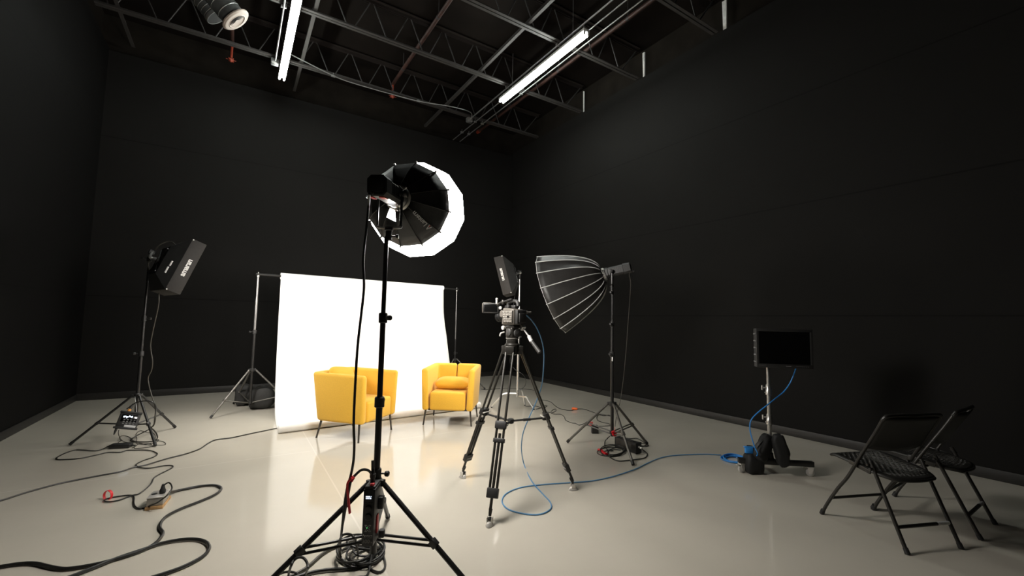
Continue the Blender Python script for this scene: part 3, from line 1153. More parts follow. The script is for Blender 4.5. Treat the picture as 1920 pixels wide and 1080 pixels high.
b = MB(Xb)
for (yy, zz, ww, hh) in ((-0.008, 0.106, 0.016, 0.006), (0.003, 0.106, 0.006, 0.006), (-0.006, 0.097, 0.02, 0.004), (0.009, 0.098, 0.005, 0.007), (0.012, 0.107, 0.003, 0.003)):
    b.box((0.003, yy * 1.0 * ysgn, zz), (0.001, ww, hh))
b.build('readout_text', M_SCREENON, bal)
b = MB(Xb)
for zz in (0.045, 0.005):
    b.lathe((0.0, 0, zz), (1, 0, 0), [(0, 0.018), (0.009, 0.017), (0.011, 0.014), (0.011, 0.0)], 20)
    b.cut()
b.build('dial', M_RUBBER, bal)
b = MB(Xb)
for yy in (-0.016, 0, 0.016):
    b.box((0.001, yy, 0.075), (0.003, 0.009, 0.005), bev=0.001)
    b.cut()
b.build('button', M_RUBBER, bal)
ydir = Xb.to_3x3().col[1] * ysgn
zdir = V((0, 0, 1))
fpt = lambda y, z: Xb @ V((0.0008, y * ysgn, z))
b = MB(Xb)
w = 0.0038
for s in (-1, 1):                 # open outline of an X
    pts = [(-0.015, -0.036), (-0.006, -0.036), (0.0, -0.046), (0.006, -0.036), (0.015, -0.036), (0.005, -0.052), (0.015, -0.068), (0.006, -0.068), (0.0, -0.058), (-0.006, -0.068), (-0.015, -0.068), (-0.005, -0.052)]
if True:
    for i in range(len(pts)):
        p, q = pts[i], pts[(i + 1) % len(pts)]
        b.cyl((0.0012, p[0], p[1]), (0.0012, q[0], q[1]), 0.0012, n=6)
b.build('emblem', M_MIDPRINT, bal)
MB(Xb).box((0.0015, -0.004 * ysgn, -0.049), (0.002, 0.003, 0.003)).build('status_light', M_LED, bal)
MB().text('Aputure', fpt(-0.0255, -0.091), ydir, zdir, 0.0150, 0.0004).build('lettering', M_MIDPRINT, bal)
MB().text('LIGHT STORM', fpt(-0.0255, -0.1005), ydir, zdir, 0.0078, 0.0004).build('lettering', M_GREYPRINT, bal)
MB().text('300', fpt(-0.0265, -0.1245), ydir, zdir, 0.0260, 0.0004, 0.0006).build('lettering', M_GREYPRINT, bal)
MB().text('x', fpt(0.0170, -0.1245), ydir, zdir, 0.0170, 0.0004).build('lettering', M_GREYPRINT, bal)
b = MB(Xb)
b.box((-BD - 0.012, 0, 0.09), (0.03, 0.05, 0.06), bev=0.006)
b.cut()
b.box((-BD - 0.010, 0, -0.02), (0.022, 0.04, 0.05), bev=0.004)
b.build('hanging_clamp', M_BLACK, bal)
b = MB(Xb)
b.box((-0.085, BW / 2 * ysgn + 0.012 * ysgn, 0.045), (0.04, 0.026, 0.06), bev=0.004)
b.cut()
b.box((-0.095, BW / 2 * ysgn + 0.018 * ysgn, -0.12), (0.03, 0.03, 0.04), bev=0.006)
b.build('side_connector', M_RUBBER, bal)
plug_top = Xb @ V((-0.05, 0.0, BH / 2 + 0.01))
b = MB()
b.lathe(plug_top, (0, 0, 1), [(0, 0.013), (0.03, 0.013), (0.034, 0.016), (0.05, 0.016), (0.055, 0.011), (0.08, 0.008)], 14)
b.build('top_plug', M_BLACKP, bal)


# ================================================================== panel softboxes
def panel_softbox(label, near, hx, tilt, near_sign, text_up, group='square panel softboxes', back_glints=True, size=0.60):
    """near = middle of the side face that shows; hx = horizontal facing direction; tilt = downwards tilt"""
    hx = V(hx).normalized()
    n = hx * math.cos(tilt) - V((0, 0, 1)) * math.sin(tilt)
    X = place((0, 0, 0), n)
    y = X.to_3x3().col[1]
    c = V(near) - y * (near_sign * size / 2)
    X = place(c, n)
    h = size / 2
    D = 0.14
    r = thing('panel_softbox', label, 'softbox', c, group=group)
    b = MB(X)
    t = 0.006
    for s in (-1, 1):
        b.box((0, s * (h - t / 2), 0), (D, t, size), bev=0.002)
        b.box((0, 0, s * (h - t / 2)), (D, size - 2 * t, t), bev=0.002)
    b.build('side_skirt', M_PANELFAB, r)
    b = MB(X)
    p = 0.16
    ring = [[V((-D / 2, a * h, c_ * h)) for a, c_ in ((-1, -1), (1, -1), (1, 1), (-1, 1))],
            [V((-D / 2 - 0.115, a * p, c_ * p)) for a, c_ in ((-1, -1), (1, -1), (1, 1), (-1, 1))]]
    b.rings(ring)
    b.build('tapered_back', M_FABRICB, r)
    MB(X).box((D / 2 - 0.012, 0, 0), (0.004, size - 0.03, size - 0.03)).build('diffuser', M_PANELON, r)
    b = MB(X)
    for s in (-1, 1):
        b.cyl((-D / 2 - 0.12, s * 0.13, s * 0.13), (-D / 2 - 0.12, -s * 0.13, -s * 0.13) if s == 1 else (-D / 2 - 0.12, 0.13, -0.13), 0.008, n=8)
    b.cyl((-D / 2 - 0.12, -0.13, 0.13), (-D / 2 - 0.12, 0.13, -0.13), 0.008, n=8)
    b.lathe((-D / 2 - 0.115, 0, 0), (-1, 0, 0), [(0, 0.035), (0.02, 0.035), (0.03, 0.02), (0.055, 0.016), (0.06, 0.01)], 16)
    b.build('mount_cross', M_BLACK, r)
    if back_glints:
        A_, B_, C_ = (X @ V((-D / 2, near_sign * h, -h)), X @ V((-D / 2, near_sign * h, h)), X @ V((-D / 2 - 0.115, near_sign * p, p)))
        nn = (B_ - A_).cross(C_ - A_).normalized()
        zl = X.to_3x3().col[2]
        for bx_, by_, l in ((320.8, 494, 0.028), (312.8, 505.6, 0.036)):  # white capsules added in place of light glints on the tapered back
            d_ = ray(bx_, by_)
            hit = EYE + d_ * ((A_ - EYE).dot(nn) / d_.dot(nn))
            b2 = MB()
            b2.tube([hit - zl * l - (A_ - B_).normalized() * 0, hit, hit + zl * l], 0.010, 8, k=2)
            b2.build('painted_glint', M_WHITE, r)
    b = MB(X)
    for s in (-1, 1):
        b.ball((-D / 2 + 0.01, near_sign * (h - 0.004), s * (h - 0.008)), 0.010, sub=1)
        b.cut()
    b.build('corner_stud', M_WHITE, r)
    zd = X.to_3x3().col[2]
    base = zd if text_up else -zd
    face = c + y * (near_sign * (h + 0.0012))
    o = face - base * 0.112 + n * 0.022
    bt = MB().text('amaran', o, base, -n, 0.071, 0.0006, 0.0022, 0.93)
    bt.build('lettering', M_WHITE, r)
    return r, X, c, n


LP = V((-0.86, 6.314, 0))
lf = [fl(131, 836), fl(291, 838), fl(328, 803)]
tripod_stand('light_stand', 'slim black light stand with a small controller slung between its legs', LP, lf, 0.478,
             [(0.16, 0.90, 0.0165, None), (0.88, 1.36, 0.0135, None), (1.33, 2.03, 0.0105, None)],
             [(0.94, 0.025, math.radians(185)), (1.33, 0.022, math.radians(-10))], leg_r=0.0125, brace_z=0.165, brace_f=0.58, group='light stands')
rightL = V((math.cos(math.radians(5)), math.sin(math.radians(5)), 0))
intoL = V((-rightL.y, rightL.x, 0))
hxL = rightL * math.cos(math.radians(14)) + intoL * math.sin(math.radians(14))
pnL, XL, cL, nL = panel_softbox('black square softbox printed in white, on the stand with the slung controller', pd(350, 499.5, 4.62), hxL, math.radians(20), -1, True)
# the little arm that joins panel and stand
top = LP + V((0, 0, 2.03))
bk = XL @ V((-0.07 - 0.17, 0, 0))
arm = thing('softbox_bracket', 'bent metal bracket joining a square softbox to the stand with slung controller', 'bracket', top)
b = MB()
b.tube([top + V((0, 0, -0.03)), top + V((0, 0, 0.02)), top * 0.75 + bk * 0.25 + V((0, 0, 0.065)), top * 0.4 + bk * 0.6 + V((0, 0, 0.06)), bk - nL * 0.03, bk], 0.012, 10, k=5)
b.build('bent_arm', M_STEEL, arm)
b = MB()
b.lathe(top + V((0, 0, -0.06)), (0, 0, 1), [(0, 0.014), (0.005, 0.022), (0.05, 0.022), (0.06, 0.014)], 12)
b.cyl(top + V((0, 0, -0.03)), top + V((-0.05, -0.01, -0.025)), 0.006, n=8)
b.ball(top + V((-0.06, -0.01, -0.022)), 0.013, sub=1)
b.cut()
q = top * 0.4 + bk * 0.6 + V((0, 0, 0.06))
b.box(q, (0.06, 0.04, 0.05), rot=frame(nL), bev=0.008)
b.cut()
b.cyl(q, q + V((0.0, -0.01, -0.08)), 0.01, n=8)
b.build('clamp', M_BLACKP, arm)
# two short leads from bracket to panel
for lab, pts in (('short dark lead arching from the bent bracket to the top of its softbox', [q + V((0.02, 0, 0.02)), q + V((0.07, -0.03, 0.09)), q + V((0.16, -0.05, 0.13)), XL @ V((-0.10, -0.15, 0.17))]),
                 ('short dark lead drooping from the bent bracket behind its softbox', [q + V((0, 0, -0.05)), q + V((-0.02, -0.03, -0.15)), q + V((0.02, -0.06, -0.28)), XL @ V((-0.13, -0.20, -0.18))])):
    tag(MB().tube(pts, 0.006, 8).build('lead', M_CABLEG), lab, 'cable', 'softbox leads')

# controller slung from the left stand
cc = pd(240.5, 789, 4.55)
zc = (V((0.33, 0, 1)) * 1.0).normalized()
tc_ = (EYE - cc).normalized()
nx = (tc_ * 0.9 + V((0, 0, 0.12))).normalized()
upc = (RT * 0.30 + V((0, 0, 1))).normalized()
Xc = place(cc, nx, upc)
ys = 1 if Xc.to_3x3().col[1].dot(RT) > 0 else -1
con = thing('light_controller', 'small black controller with lit screen, slung between the legs of a slim stand', 'controller', cc)
MB(Xc).box((-0.025, 0, 0), (0.05, 0.175, 0.165), bev=0.006).build('case', M_BLACKP, con)
b = MB(Xc)
b.box((0.0, 0, 0.085), (0.03, 0.185, 0.02), bev=0.004)
b.cut()
b.box((0.0, 0, -0.075), (0.02, 0.20, 0.02), bev=0.004)
b.build('edge_guard', M_RUBBER, con)
MB(Xc).box((0.001, 0.0, 0.025), (0.003, 0.13, 0.075), bev=0.001).build('display', M_SCREENOFF, con)
b = MB(Xc)
rnd = random.Random(3)
for k in range(9):
    b.box((0.003, ys * (-0.048 + 0.0085 * k), 0.040 + rnd.uniform(-0.006, 0.006)), (0.001, 0.0075, rnd.uniform(0.008, 0.022)))
b.build('readout_text', M_SCREENON, con)
b = MB(Xc)
for k in range(4):
    for j in range(3):
        b.box((0.003, ys * (-0.035 + 0.028 * k), 0.010 - 0.02 * j), (0.003, 0.016, 0.009), bev=0.001)
        b.cut()
b.build('button', M_GREYPRINT, con)
MB(Xc).box((0.003, ys * 0.03, -0.055), (0.002, 0.095, 0.024), bev=0.001).build('name_plate', M_MIDPRINT, con)
b = MB(Xc)
b.lathe((-0.02, ys * -0.03, 0.09), (0, -0.2 * ys * -1, 1), [(0, 0.015), (0.03, 0.015), (0.034, 0.011)], 12)
b.build('plug_collar', M_AMBER, con)
b = MB(Xc)
b.lathe((-0.02, ys * -0.025, 0.122), (0, 0.2 * ys, 1), [(0, 0.013), (0.03, 0.012), (0.06, 0.007)], 12)
b.cut()
b.lathe((-0.02, ys * -0.07, -0.085), (0, 0, -1), [(0, 0.011), (0.03, 0.010), (0.06, 0.005)], 12)
b.build('plug', M_BLACKP, con)
b = MB(Xc)
hk = Xc.inverted() @ (LP + V((-0.02, -0.02, 0.47)))
b.tube([(-0.03, ys * 0.04, 0.09), tuple((V((-0.03, ys * 0.04, 0.09)) + hk) / 2 + V((0, 0, 0.01))), tuple(hk)], 0.003, 6)
b.build('hanging_cord', M_MIDPRINT, con)

# right-hand square softbox on the C-stand behind the tripod
CP = V((3.86, 5.80, 0))
cs = thing('c_stand', 'chrome stand with kinked legs behind the camera tripod, holding a square softbox', 'light stand', CP, group='light stands')
MB().cyl(CP + V((0, 0, 0.17)), CP + V((0, 0, 1.15)), 0.0175, n=16).build('pole_section', M_CHROME, cs)
MB().cyl(CP + V((0, 0, 1.12)), CP + V((0, 0, 2.14)), 0.0135, n=16).build('pole_section', M_CHROME, cs)
b = MB()
b.lathe(CP + V((0, 0, 1.10)), (0, 0, 1), [(0, 0.018), (0.005, 0.027), (0.06, 0.027), (0.065, 0.016)], 14)
b.box(CP + V((0.035, 0, 1.13)), (0.04, 0.012, 0.02), bev=0.003)
b.build('collar', M_STEEL, cs)
for px_, py_, zz in ((922, 765, 0.23), (1001, 769, 0.19), (984, 761, 0.27)):
    f = fl(px_, py_)
    d = (f - CP); L_ = d.length; d.normalize()
    o = CP + V((0, 0, zz))
    lg = MB().tube([o + d * 0.02, o + d * L_ * 0.42, o + d * L_ * 0.58 + V((0, 0, -0.015)), o + d * L_ * 0.66 + V((0, 0, -0.05)), V((f.x, f.y, 0.02))], 0.0125, 10, k=4).build('leg', M_CHROME, cs)
    MB().ball((f.x, f.y, 0.014), 0.014, sub=2).build('rubber_foot', M_RUBBER, lg)
    b = MB()
    b.lathe(CP + V((0, 0, zz - 0.018)), (0, 0, 1), [(0, 0.018), (0.003, 0.024), (0.033, 0.024), (0.036, 0.018)], 14)
    b.build('leg_collar', M_STEEL, lg)
leftR = V((-0.852, 0.524, 0))
camR = V((-0.524, -0.852, 0))
hxR = leftR * math.cos(math.radians(6)) - camR * math.sin(math.radians(6))
pnR, XR, cR, nR = panel_softbox('black square softbox printed in white, on the chrome stand behind the video camera', pd(942.6, 515.8, 6.62), hxR, math.radians(15), 1, False, back_glints=False)
topR = CP + V((0, 0, 2.14))
bkR = XR @ V((-0.07 - 0.17, 0, 0))
arm = thing('softbox_bracket', 'small metal bracket between the chrome stand and its softbox', 'bracket', topR)
MB().tube([topR + V((0, 0, -0.02)), topR + V((0, 0, 0.03)), topR * 0.6 + bkR * 0.4 + V((0, 0, 0.04)), bkR - nR * 0.03, bkR], 0.012, 10, k=4).build('bent_arm', M_STEEL, arm)
b = MB()
b.lathe(topR + V((0, 0, -0.07)), (0, 0, 1), [(0, 0.014), (0.005, 0.024), (0.06, 0.024), (0.065, 0.014)], 12)
b.cut()
b.box(topR * 0.5 + bkR * 0.5 + V((0, 0, 0.03)), (0.07, 0.04, 0.06), bev=0.008)
b.build('clamp', M_BLACKP, arm)

# ================================================================== ribbed dome softbox on the right
RP = V((3.532, 3.432, 0))
standR = tripod_stand('light_stand', 'black light stand holding the ribbed dome softbox, cables heaped at its foot', RP,
             [fl(1064, 831), fl(1187, 874), fl(1213, 834)], 0.498,
             [(0.15, 1.02, 0.0185, None), (1.00, 1.42, 0.0155, None), (1.38, 1.80, 0.0125, None)],
             [(1.04, 0.028, math.radians(200)), (1.37, 0.024, math.radians(205)), (1.72, 0.018, math.radians(205))],
             leg_r=0.0135, brace_z=0.19, brace_f=0.52, double=True, group='light stands', mat_leg=M_GREYLEG)
b = MB().box(RP + V((-0.012, -0.016, 0.985)), (0.026, 0.012, 0.045), rot=Matrix.Rotation(math.radians(35), 3, 'Z'), bev=0.002)
b.build('sticker', M_WHITE, standR)
LR = pd(1148, 503, depth(RP + V((0, 0, 1.95))))
LR.x, LR.y = RP.x, RP.y
LR.z = 1.955
viewR = (LR - EYE); viewR.z = 0; viewR.normalize()
lf_ = V((-viewR.y, viewR.x, 0))
aR_ = (lf_ * math.cos(math.radians(-7)) - viewR * math.sin(math.radians(-7)) * -1)
aR_ = (lf_ * 0.992 + viewR * 0.12).normalized()
AXR = (aR_ * math.cos(math.radians(20)) - V((0, 0, 1)) * math.sin(math.radians(20))).normalized()
lampR, XRl = cob_light('dark grey lamp head behind the ribbed dome softbox', LR + AXR * 0.005, (aR_ * math.cos(math.radians(12)) - V((0, 0, 1)) * math.sin(math.radians(12))).normalized(), 1.05, False, 0.155)
dome = thing('dome_softbox', 'deep black dome softbox with pale ribs, on its own lamp', 'softbox', LR + AXR * 0.12, group='softboxes')
DO = LR + AXR * 0.105
ND = 16
DPROF = []
for k in range(15):
    t = k / 14
    DPROF.append((t * 0.62, 0.065 + 0.405 * t ** 0.47))
PHD = math.radians(4)
b = MB()
Fd = frame(AXR)


def dome_pt(i, t, off=0.0):
    s, rad = t * 0.62, 0.065 + 0.405 * t ** 0.47
    a = PHD + 2 * PI * i / ND
    return DO + AXR * s + (Fd.col[1] * math.cos(a) + Fd.col[2] * math.sin(a)) * (rad + off)


TT = [0, .01, .03, .07, .13, .2, .3, .4, .5, .6, .7, .8, .9, 1.0]
VENT = min(range(ND), key=lambda i: (lambda u: (u[0] - 1112) ** 2 + (u[1] - 494) ** 2)(px_of((dome_pt(i, 0.09) + dome_pt(i + 1, 0.09)) / 2)))
rows = []
for t in TT:
    row = []
    for i in range(ND):
        row.append(dome_pt(i, t))
        a = dome_pt(i, t); c = dome_pt(i + 1, t)
        mm_ = (a + c) / 2
        inward = (DO + AXR * (t * 0.62) - mm_).normalized()
        row.append(mm_ + inward * (0.010 * math.sin(PI * min(1, t * 1.1))) + inward * 0.004 * math.sin(23 * t + 5 * i))
    rows.append(row)
vs = [[b.bm.verts.new(q) for q in row] for row in rows]
for i in range(len(vs) - 1):
    for j in range(2 * ND):
        if 2 <= i <= 3 and j // 2 == VENT:      # a gap beside the ring, left open
            continue
        b.bm.faces.new((vs[i][j], vs[i][(j + 1) % (2 * ND)], vs[i + 1][(j + 1) % (2 * ND)], vs[i + 1][j]))
shell = b.build('fabric_shell', M_DOMEFAB, dome, angle=14)
mo = shell.modifiers.new('thickness', 'SOLIDIFY'); mo.thickness = 0.003; mo.offset = 1
for i in range(ND):
    b = MB()
    b.tube([dome_pt(i, t, 0.005) for t in TT[1:]] + [dome_pt(i, 1.0, 0.004) + AXR * 0.006], 0.0052, 6, k=2)
    b.build('rib', M_PIPING, dome)
b = MB()
b.tube([dome_pt(i / 2, 1.0, 0.002) if i % 2 == 0 else (dome_pt(i // 2, 1.0) + dome_pt(i // 2 + 1, 1.0)) / 2 for i in range(2 * ND)], 0.004, 6, k=1, closed=True)
b.build('rim', M_PIPING, shell)
b = MB()
b.lathe(DO, AXR, [(0.50, 0.0), (0.50, 0.32), (0.504, 0.32), (0.504, 0.0)], 32)
b.build('diffuser', M_DOMEON, dome)
b = MB()
b.lathe(DO - AXR * 0.03, AXR, [(0, 0.050), (0.0, 0.075), (0.03, 0.082), (0.045, 0.075), (0.045, 0.05)], 28)
for i in range(ND):
    a = PHD + 2 * PI * i / ND
    q = DO + (Fd.col[1] * math.cos(a) + Fd.col[2] * math.sin(a)) * 0.078 - AXR * 0.005
    b.box(q, (0.03, 0.010, 0.012), rot=frame(AXR), bev=0.002)
b.build('speed_ring', M_STEEL, dome)

# ================================================================== video tripod and camera
TP = V((1.92, 2.977, 0))
tf = [fl(868, 896), fl(918, 985), fl(1074, 919)]
tri = thing('camera_tripod', 'black twin-tube video tripod with silver feet and a mid spreader', 'tripod', TP)
b = MB()
b.lathe(TP + V((0, 0, 1.105)), (0, 0, 1), [(0, 0.030), (0.006, 0.048), (0.05, 0.060), (0.085, 0.060), (0.095, 0.052)], 24)
for f in tf:
    d = (f - TP).normalized()
    b.box(TP + d * 0.062 + V((0, 0, 1.145)), (0.05, 0.075, 0.07), rot=frame(d), bev=0.008)
bowl = b.build('bowl', M_TRIPOD, tri)
b = MB()
b.lathe(TP + V((0, 0, 1.195)), (0, 0, 1), [(0, 0.046), (0.004, 0.050), (0.030, 0.050), (0.034, 0.046), (0.040, 0.046), (0.044, 0.052), (0.056, 0.052), (0.060, 0.04)], 24)
hb = b.build('head_base', M_TRIPOD, tri)
MB().lathe(TP + V((0, 0, 1.236)), (0, 0, 1), [(0, 0.047), (0.001, 0.0528), (0.004, 0.0528), (0.005, 0.047)], 24).build('trim_ring', M_CAMBTN, hb)
HD = V((math.sin(math.radians(-8)), math.cos(math.radians(-8)), 0))
HL = V((-HD.y, HD.x, 0))
XT = place(TP, HD)
b = MB(XT)
b.box((0, 0, 1.290), (0.085, 0.085, 0.085), bev=0.016, seg=3)
b.box((0.005, 0, 1.335), (0.12, 0.07, 0.025), bev=0.006)
b.build('fluid_head', M_TRIPOD, tri)
b = MB(XT)
for s in (-1, 1):
    b.lathe((-0.005, s * 0.040, 1.290), (0, s, 0), [(0, 0.030), (0.010, 0.030), (0.013, 0.025), (0.014, 0.0)], 24)
    b.cut()
b.lathe((-0.045, -0.01, 1.285), (-1, 0, 0), [(0, 0.034), (0.012, 0.034), (0.016, 0.026), (0.017, 0)], 20)
b.build('drag_dial', M_MONFRAME, tri)
b = MB(XT)
b.lathe((0.03, 0.055, 1.325), (0, 1, 0), [(0, 0.010), (0.012, 0.010), (0.014, 0.017), (0.026, 0.017), (0.028, 0.008)], 14)
b.tube([(0.03, 0.06, 1.29), (0.045, 0.085, 1.28), (0.05, 0.09, 1.255)], 0.006, 8)
b.build('lock_lever', M_SILVER, tri)
ph0, ph1, ph2, ph3 = pd(979, 613, 3.50), pd(993, 633, 3.42), pd(996, 639, 3.40), pd(1012, 661, 3.33)
ph = thing('pan_handle', '', '', ph0)
bpy.data.objects.remove(ph)
b = MB()
b.cyl(ph0, ph1, 0.0075, n=10)
b.box(ph0, (0.05, 0.04, 0.04), rot=frame(ph1 - ph0), bev=0.006)
pan = b.build('pan_handle', M_STEEL, tri)
MB().cyl(ph1 - (ph2 - ph1) * 0.4, ph2 + (ph2 - ph1) * 0.2, 0.016, n=12).build('handle_clamp', M_SILVER, pan)
MB().cyl(ph2, ph3, 0.0145, 0.0165, n=14).build('grip', M_MONFRAME, pan)
FRC = 0.485
for f in tf:
    d = (f - TP).normalized()
    s = V((-d.y, d.x, 0))
    a = TP + d * 0.075 + V((0, 0, 1.135))
    e = V((f.x, f.y, 0.055))
    u = (e - a).normalized()
    k = a + (e - a) * FRC
    e2 = a + (e - a) * 0.875
    nrm = s.cross(u)
    b = MB()
    for q in (-1, 1):
        b.cyl(a + s * q * 0.030, k + s * q * 0.028, 0.0095, n=10)
        b.cyl(k + s * q * 0.028 - u * 0.02, e2 + s * q * 0.026, 0.0095, n=10)
    b.cyl(k + u * 0.06, e + V((0, 0, 0.02)), 0.0105, n=10)
    leg = b.build('leg', M_CARBON, tri)
    b = MB()
    Rk = frame(u, nrm)
    b.box(k, (0.055, 0.085, 0.036), rot=Rk, bev=0.006)
    b.cut()
    b.box(k + u * 0.11, (0.03, 0.085, 0.032), rot=Rk, bev=0.005)
    b.cut()
    b.box(e2, (0.065, 0.082, 0.036), rot=Rk, bev=0.006)
    b.build('leg_clamp', M_BLACKP, leg)
    b = MB()
    b.tube([k + nrm * 0.022 + s * 0.03, k + nrm * 0.034 + s * 0.04 - u * 0.01, k + nrm * 0.034 - s * 0.03 - u * 0.01, k + nrm * 0.022 - s * 0.02], 0.006, 8)
    b.build('clamp_lever', M_SILVER, leg)
    b = MB()
    b.box(e2 + nrm * 0.0185, (0.004, 0.05, 0.004), rot=Rk)
    b.build('clamp_mark', M_MIDPRINT, leg)
    b = MB()
    b.cyl(e + u * -0.05, e + V((0, 0, 0.005)), 0.014, 0.010, n=10)
    b.ball(e + V((0, 0, -0.012)), 0.015, sub=1)
    b.build('ankle', M_BLACKP, leg)
    b = MB()
    pts = []
    w, l = 0.026, 0.042
    for i in range(16):
        t = 2 * PI * i / 16
        pts.append(V((f.x, f.y, 0.002)) + d * (l * math.cos(t) + 0.005) + s * (w * math.sin(t)))
    top_ = [V((f.x, f.y, 0.002)) + (p - V((f.x, f.y, 0.002))) * 0.62 for p in pts]
    b.prism(pts, V((0, 0, 0.026)), bev=0.004, top=top_)
    for q in (-1, 1):
        b.box(V((f.x, f.y, 0.038)) + s * q * 0.017, (0.034, 0.006, 0.034), rot=frame(d), bev=0.005)
    b.build('foot', M_SILVER, leg)
    # spreader arm
    hubp = TP + V((0, 0, k.z - 0.035))
    ke = k + V((0, 0, -0.02))
    b = MB()
    b.cyl(hubp, ke - d * 0.02, 0.0085, n=8)
    b.cyl(hubp + (ke - hubp) * 0.35, hubp + (ke - hubp) * 0.55, 0.0115, n=10)
    b.box(ke - d * 0.02, (0.03, 0.05, 0.03), rot=frame(d), bev=0.005)
    b.build('spreader_arm', M_BLACKP, tri)
b = MB()
b.lathe(TP + V((0, 0, k.z - 0.055)), (0, 0, 1), [(0, 0.018), (0.005, 0.026), (0.035, 0.026), (0.04, 0.018)], 14)
b.build('spreader_hub', M_BLACKP, tri)

VC = TP + V((0, 0, 1.338))
XV = place(VC, HD)
vid = thing('video_camera', 'grey and black video camera on the tripod, seen from behind', 'camera', VC)
b = MB(XV)
b.hexa([(-0.075, -0.057, 0.012), (0.075, -0.057, 0.012), (0.075, 0.060, 0.012), (-0.075, 0.060, 0.012),
        (-0.075, -0.057, 0.140), (0.060, -0.057, 0.150), (0.060, 0.060, 0.150), (-0.075, 0.060, 0.140)], bev=0.012, seg=3)
b.box((0.0, 0, 0.006), (0.10, 0.06, 0.014), bev=0.003)
b.build('body', M_CAMGREY, vid)
b = MB(XV)
b.box((-0.012, 0.064, 0.078), (0.115, 0.012, 0.105), bev=0.005)
b.lathe((0.058, 0.06, 0.10), (0, 1, 0), [(0, 0.03), (0.008, 0.03), (0.012, 0.024), (0.012, 0)], 18)
side = b.build('control_panel', M_CAMGREY, vid)
b = MB(XV)
rnd = random.Random(5)
for i in range(6):
    for j in range(5):
        if (i, j) in ((2, 2), (5, 0)):
            continue
        b.box((-0.060 + i * 0.0185, 0.0715, 0.040 + j * 0.0185), (0.012 if (i + j) % 3 else 0.007, 0.005, 0.008 if j % 2 else 0.010), bev=0.0015)
        b.cut()
b.build('button', M_CAMBTN, side)
b = MB(XV)
for i in range(4):
    b.box((-0.052 + i * 0.026, 0.071, 0.0315), (0.016, 0.003, 0.003))
    b.cut()
b.box((-0.03, 0.071, 0.0765), (0.03, 0.004, 0.014))
b.build('panel_window', M_SCREENOFF, side)
b = MB(XV)
b.box((-0.092, -0.002, 0.076), (0.036, 0.095, 0.112), bev=0.006)
b.box((-0.113, -0.005, 0.07), (0.012, 0.07, 0.075), bev=0.004)
b.build('battery', M_BLACKP, vid)
b = MB(XV)
b.lathe((0.065, 0, 0.078), (1, 0, 0), [(0, 0.040), (0.02, 0.042), (0.024, 0.037), (0.06, 0.037), (0.064, 0.040), (0.085, 0.040), (0.09, 0.044), (0.115, 0.045), (0.115, 0.038), (0.09, 0.034), (0.085, 0)], 28)
b.build('lens', M_LENS, vid)
b = MB(XV)
b.tube([(0.055, 0, 0.150), (0.058, 0, 0.185), (0.03, 0, 0.205), (-0.02, 0, 0.207), (-0.055, 0, 0.198), (-0.068, 0, 0.165)], 0.015, 10, k=5)
b.box((0.055, 0, 0.158), (0.05, 0.05, 0.03), bev=0.008)
b.box((-0.03, 0.0, 0.160), (0.05, 0.05, 0.025), bev=0.008)
b.cyl((0.11, 0.02, 0.20), (-0.01, 0.02, 0.222), 0.009, n=10)
b.build('top_handle', M_BLACKP, vid)
# fold-out viewfinder on an arm to the left
mo_ = pd(920, 577.5, 3.63)
XM2 = place(mo_, ((EYE - mo_).normalized() + HL * 0.12).normalized())
Xi = XV.inverted()
h0 = V((0.06, 0.0, 0.19))
b = MB(XV)
ml = Xi @ (mo_ + RT * 0.062 + UP * 0.03)
b.tube([h0, (h0 + ml) / 2 + V((0.0, 0, 0.02)), ml], 0.008, 8)
b.lathe((h0 + ml) / 2 + V((0, 0, -0.005)), (0, 0, 1), [(0, 0.012), (0.01, 0.016), (0.03, 0.016), (0.04, 0.01)], 12)
b.ball(ml, 0.016, sub=2)
va = b.build('viewfinder_arm', M_TRIPOD, vid)
b = MB()
b.cyl(mo_ + RT * 0.05 + UP * 0.035, mo_ + RT * 0.052 + UP * 0.075, 0.009, n=10)
b.ball(mo_ + RT * 0.052 + UP * 0.075, 0.012, sub=2)
b.cut()
b.lathe(mo_ + RT * 0.082 - UP * 0.0, (EYE - mo_), [(0, 0.012), (0.012, 0.015), (0.02, 0.010)], 12)
b.build('thumb_screw', M_SILVER, va)
ys2 = 1 if XM2.to_3x3().col[1].dot(RT) > 0 else -1
vf = MB(XM2).box((-0.012, 0, 0), (0.024, 0.136, 0.086), bev=0.005).build('viewfinder', M_BLACKP, vid)
MB(XM2).box((0.0005, 0, 0), (0.003, 0.112, 0.066), bev=0.001).build('screen', M_SCREENOFF, vf)
b = MB(XM2)
b.box((-0.006, -ys2 * 0.068, 0), (0.03, 0.006, 0.080), bev=0.002)
b.box((-0.008, -ys2 * 0.03, 0.044), (0.02, 0.07, 0.004), bev=0.001)
b.build('edge_trim', M_CAMGREY, vf)
b = MB(XV)
b.lathe((-0.085, -0.050, 0.118), (-0.9, -0.5, 0), [(0, 0.011), (0.025, 0.011), (0.03, 0.008), (0.06, 0.007)], 12)
b.cut()
b.box((-0.05, -0.062, 0.045), (0.06, 0.018, 0.05), bev=0.005)
b.build('side_socket', M_TRIPOD, vid)
sdi = pd(977, 589, depth(XV @ V((-0.09, -0.06, 0.118))) - 0.02)

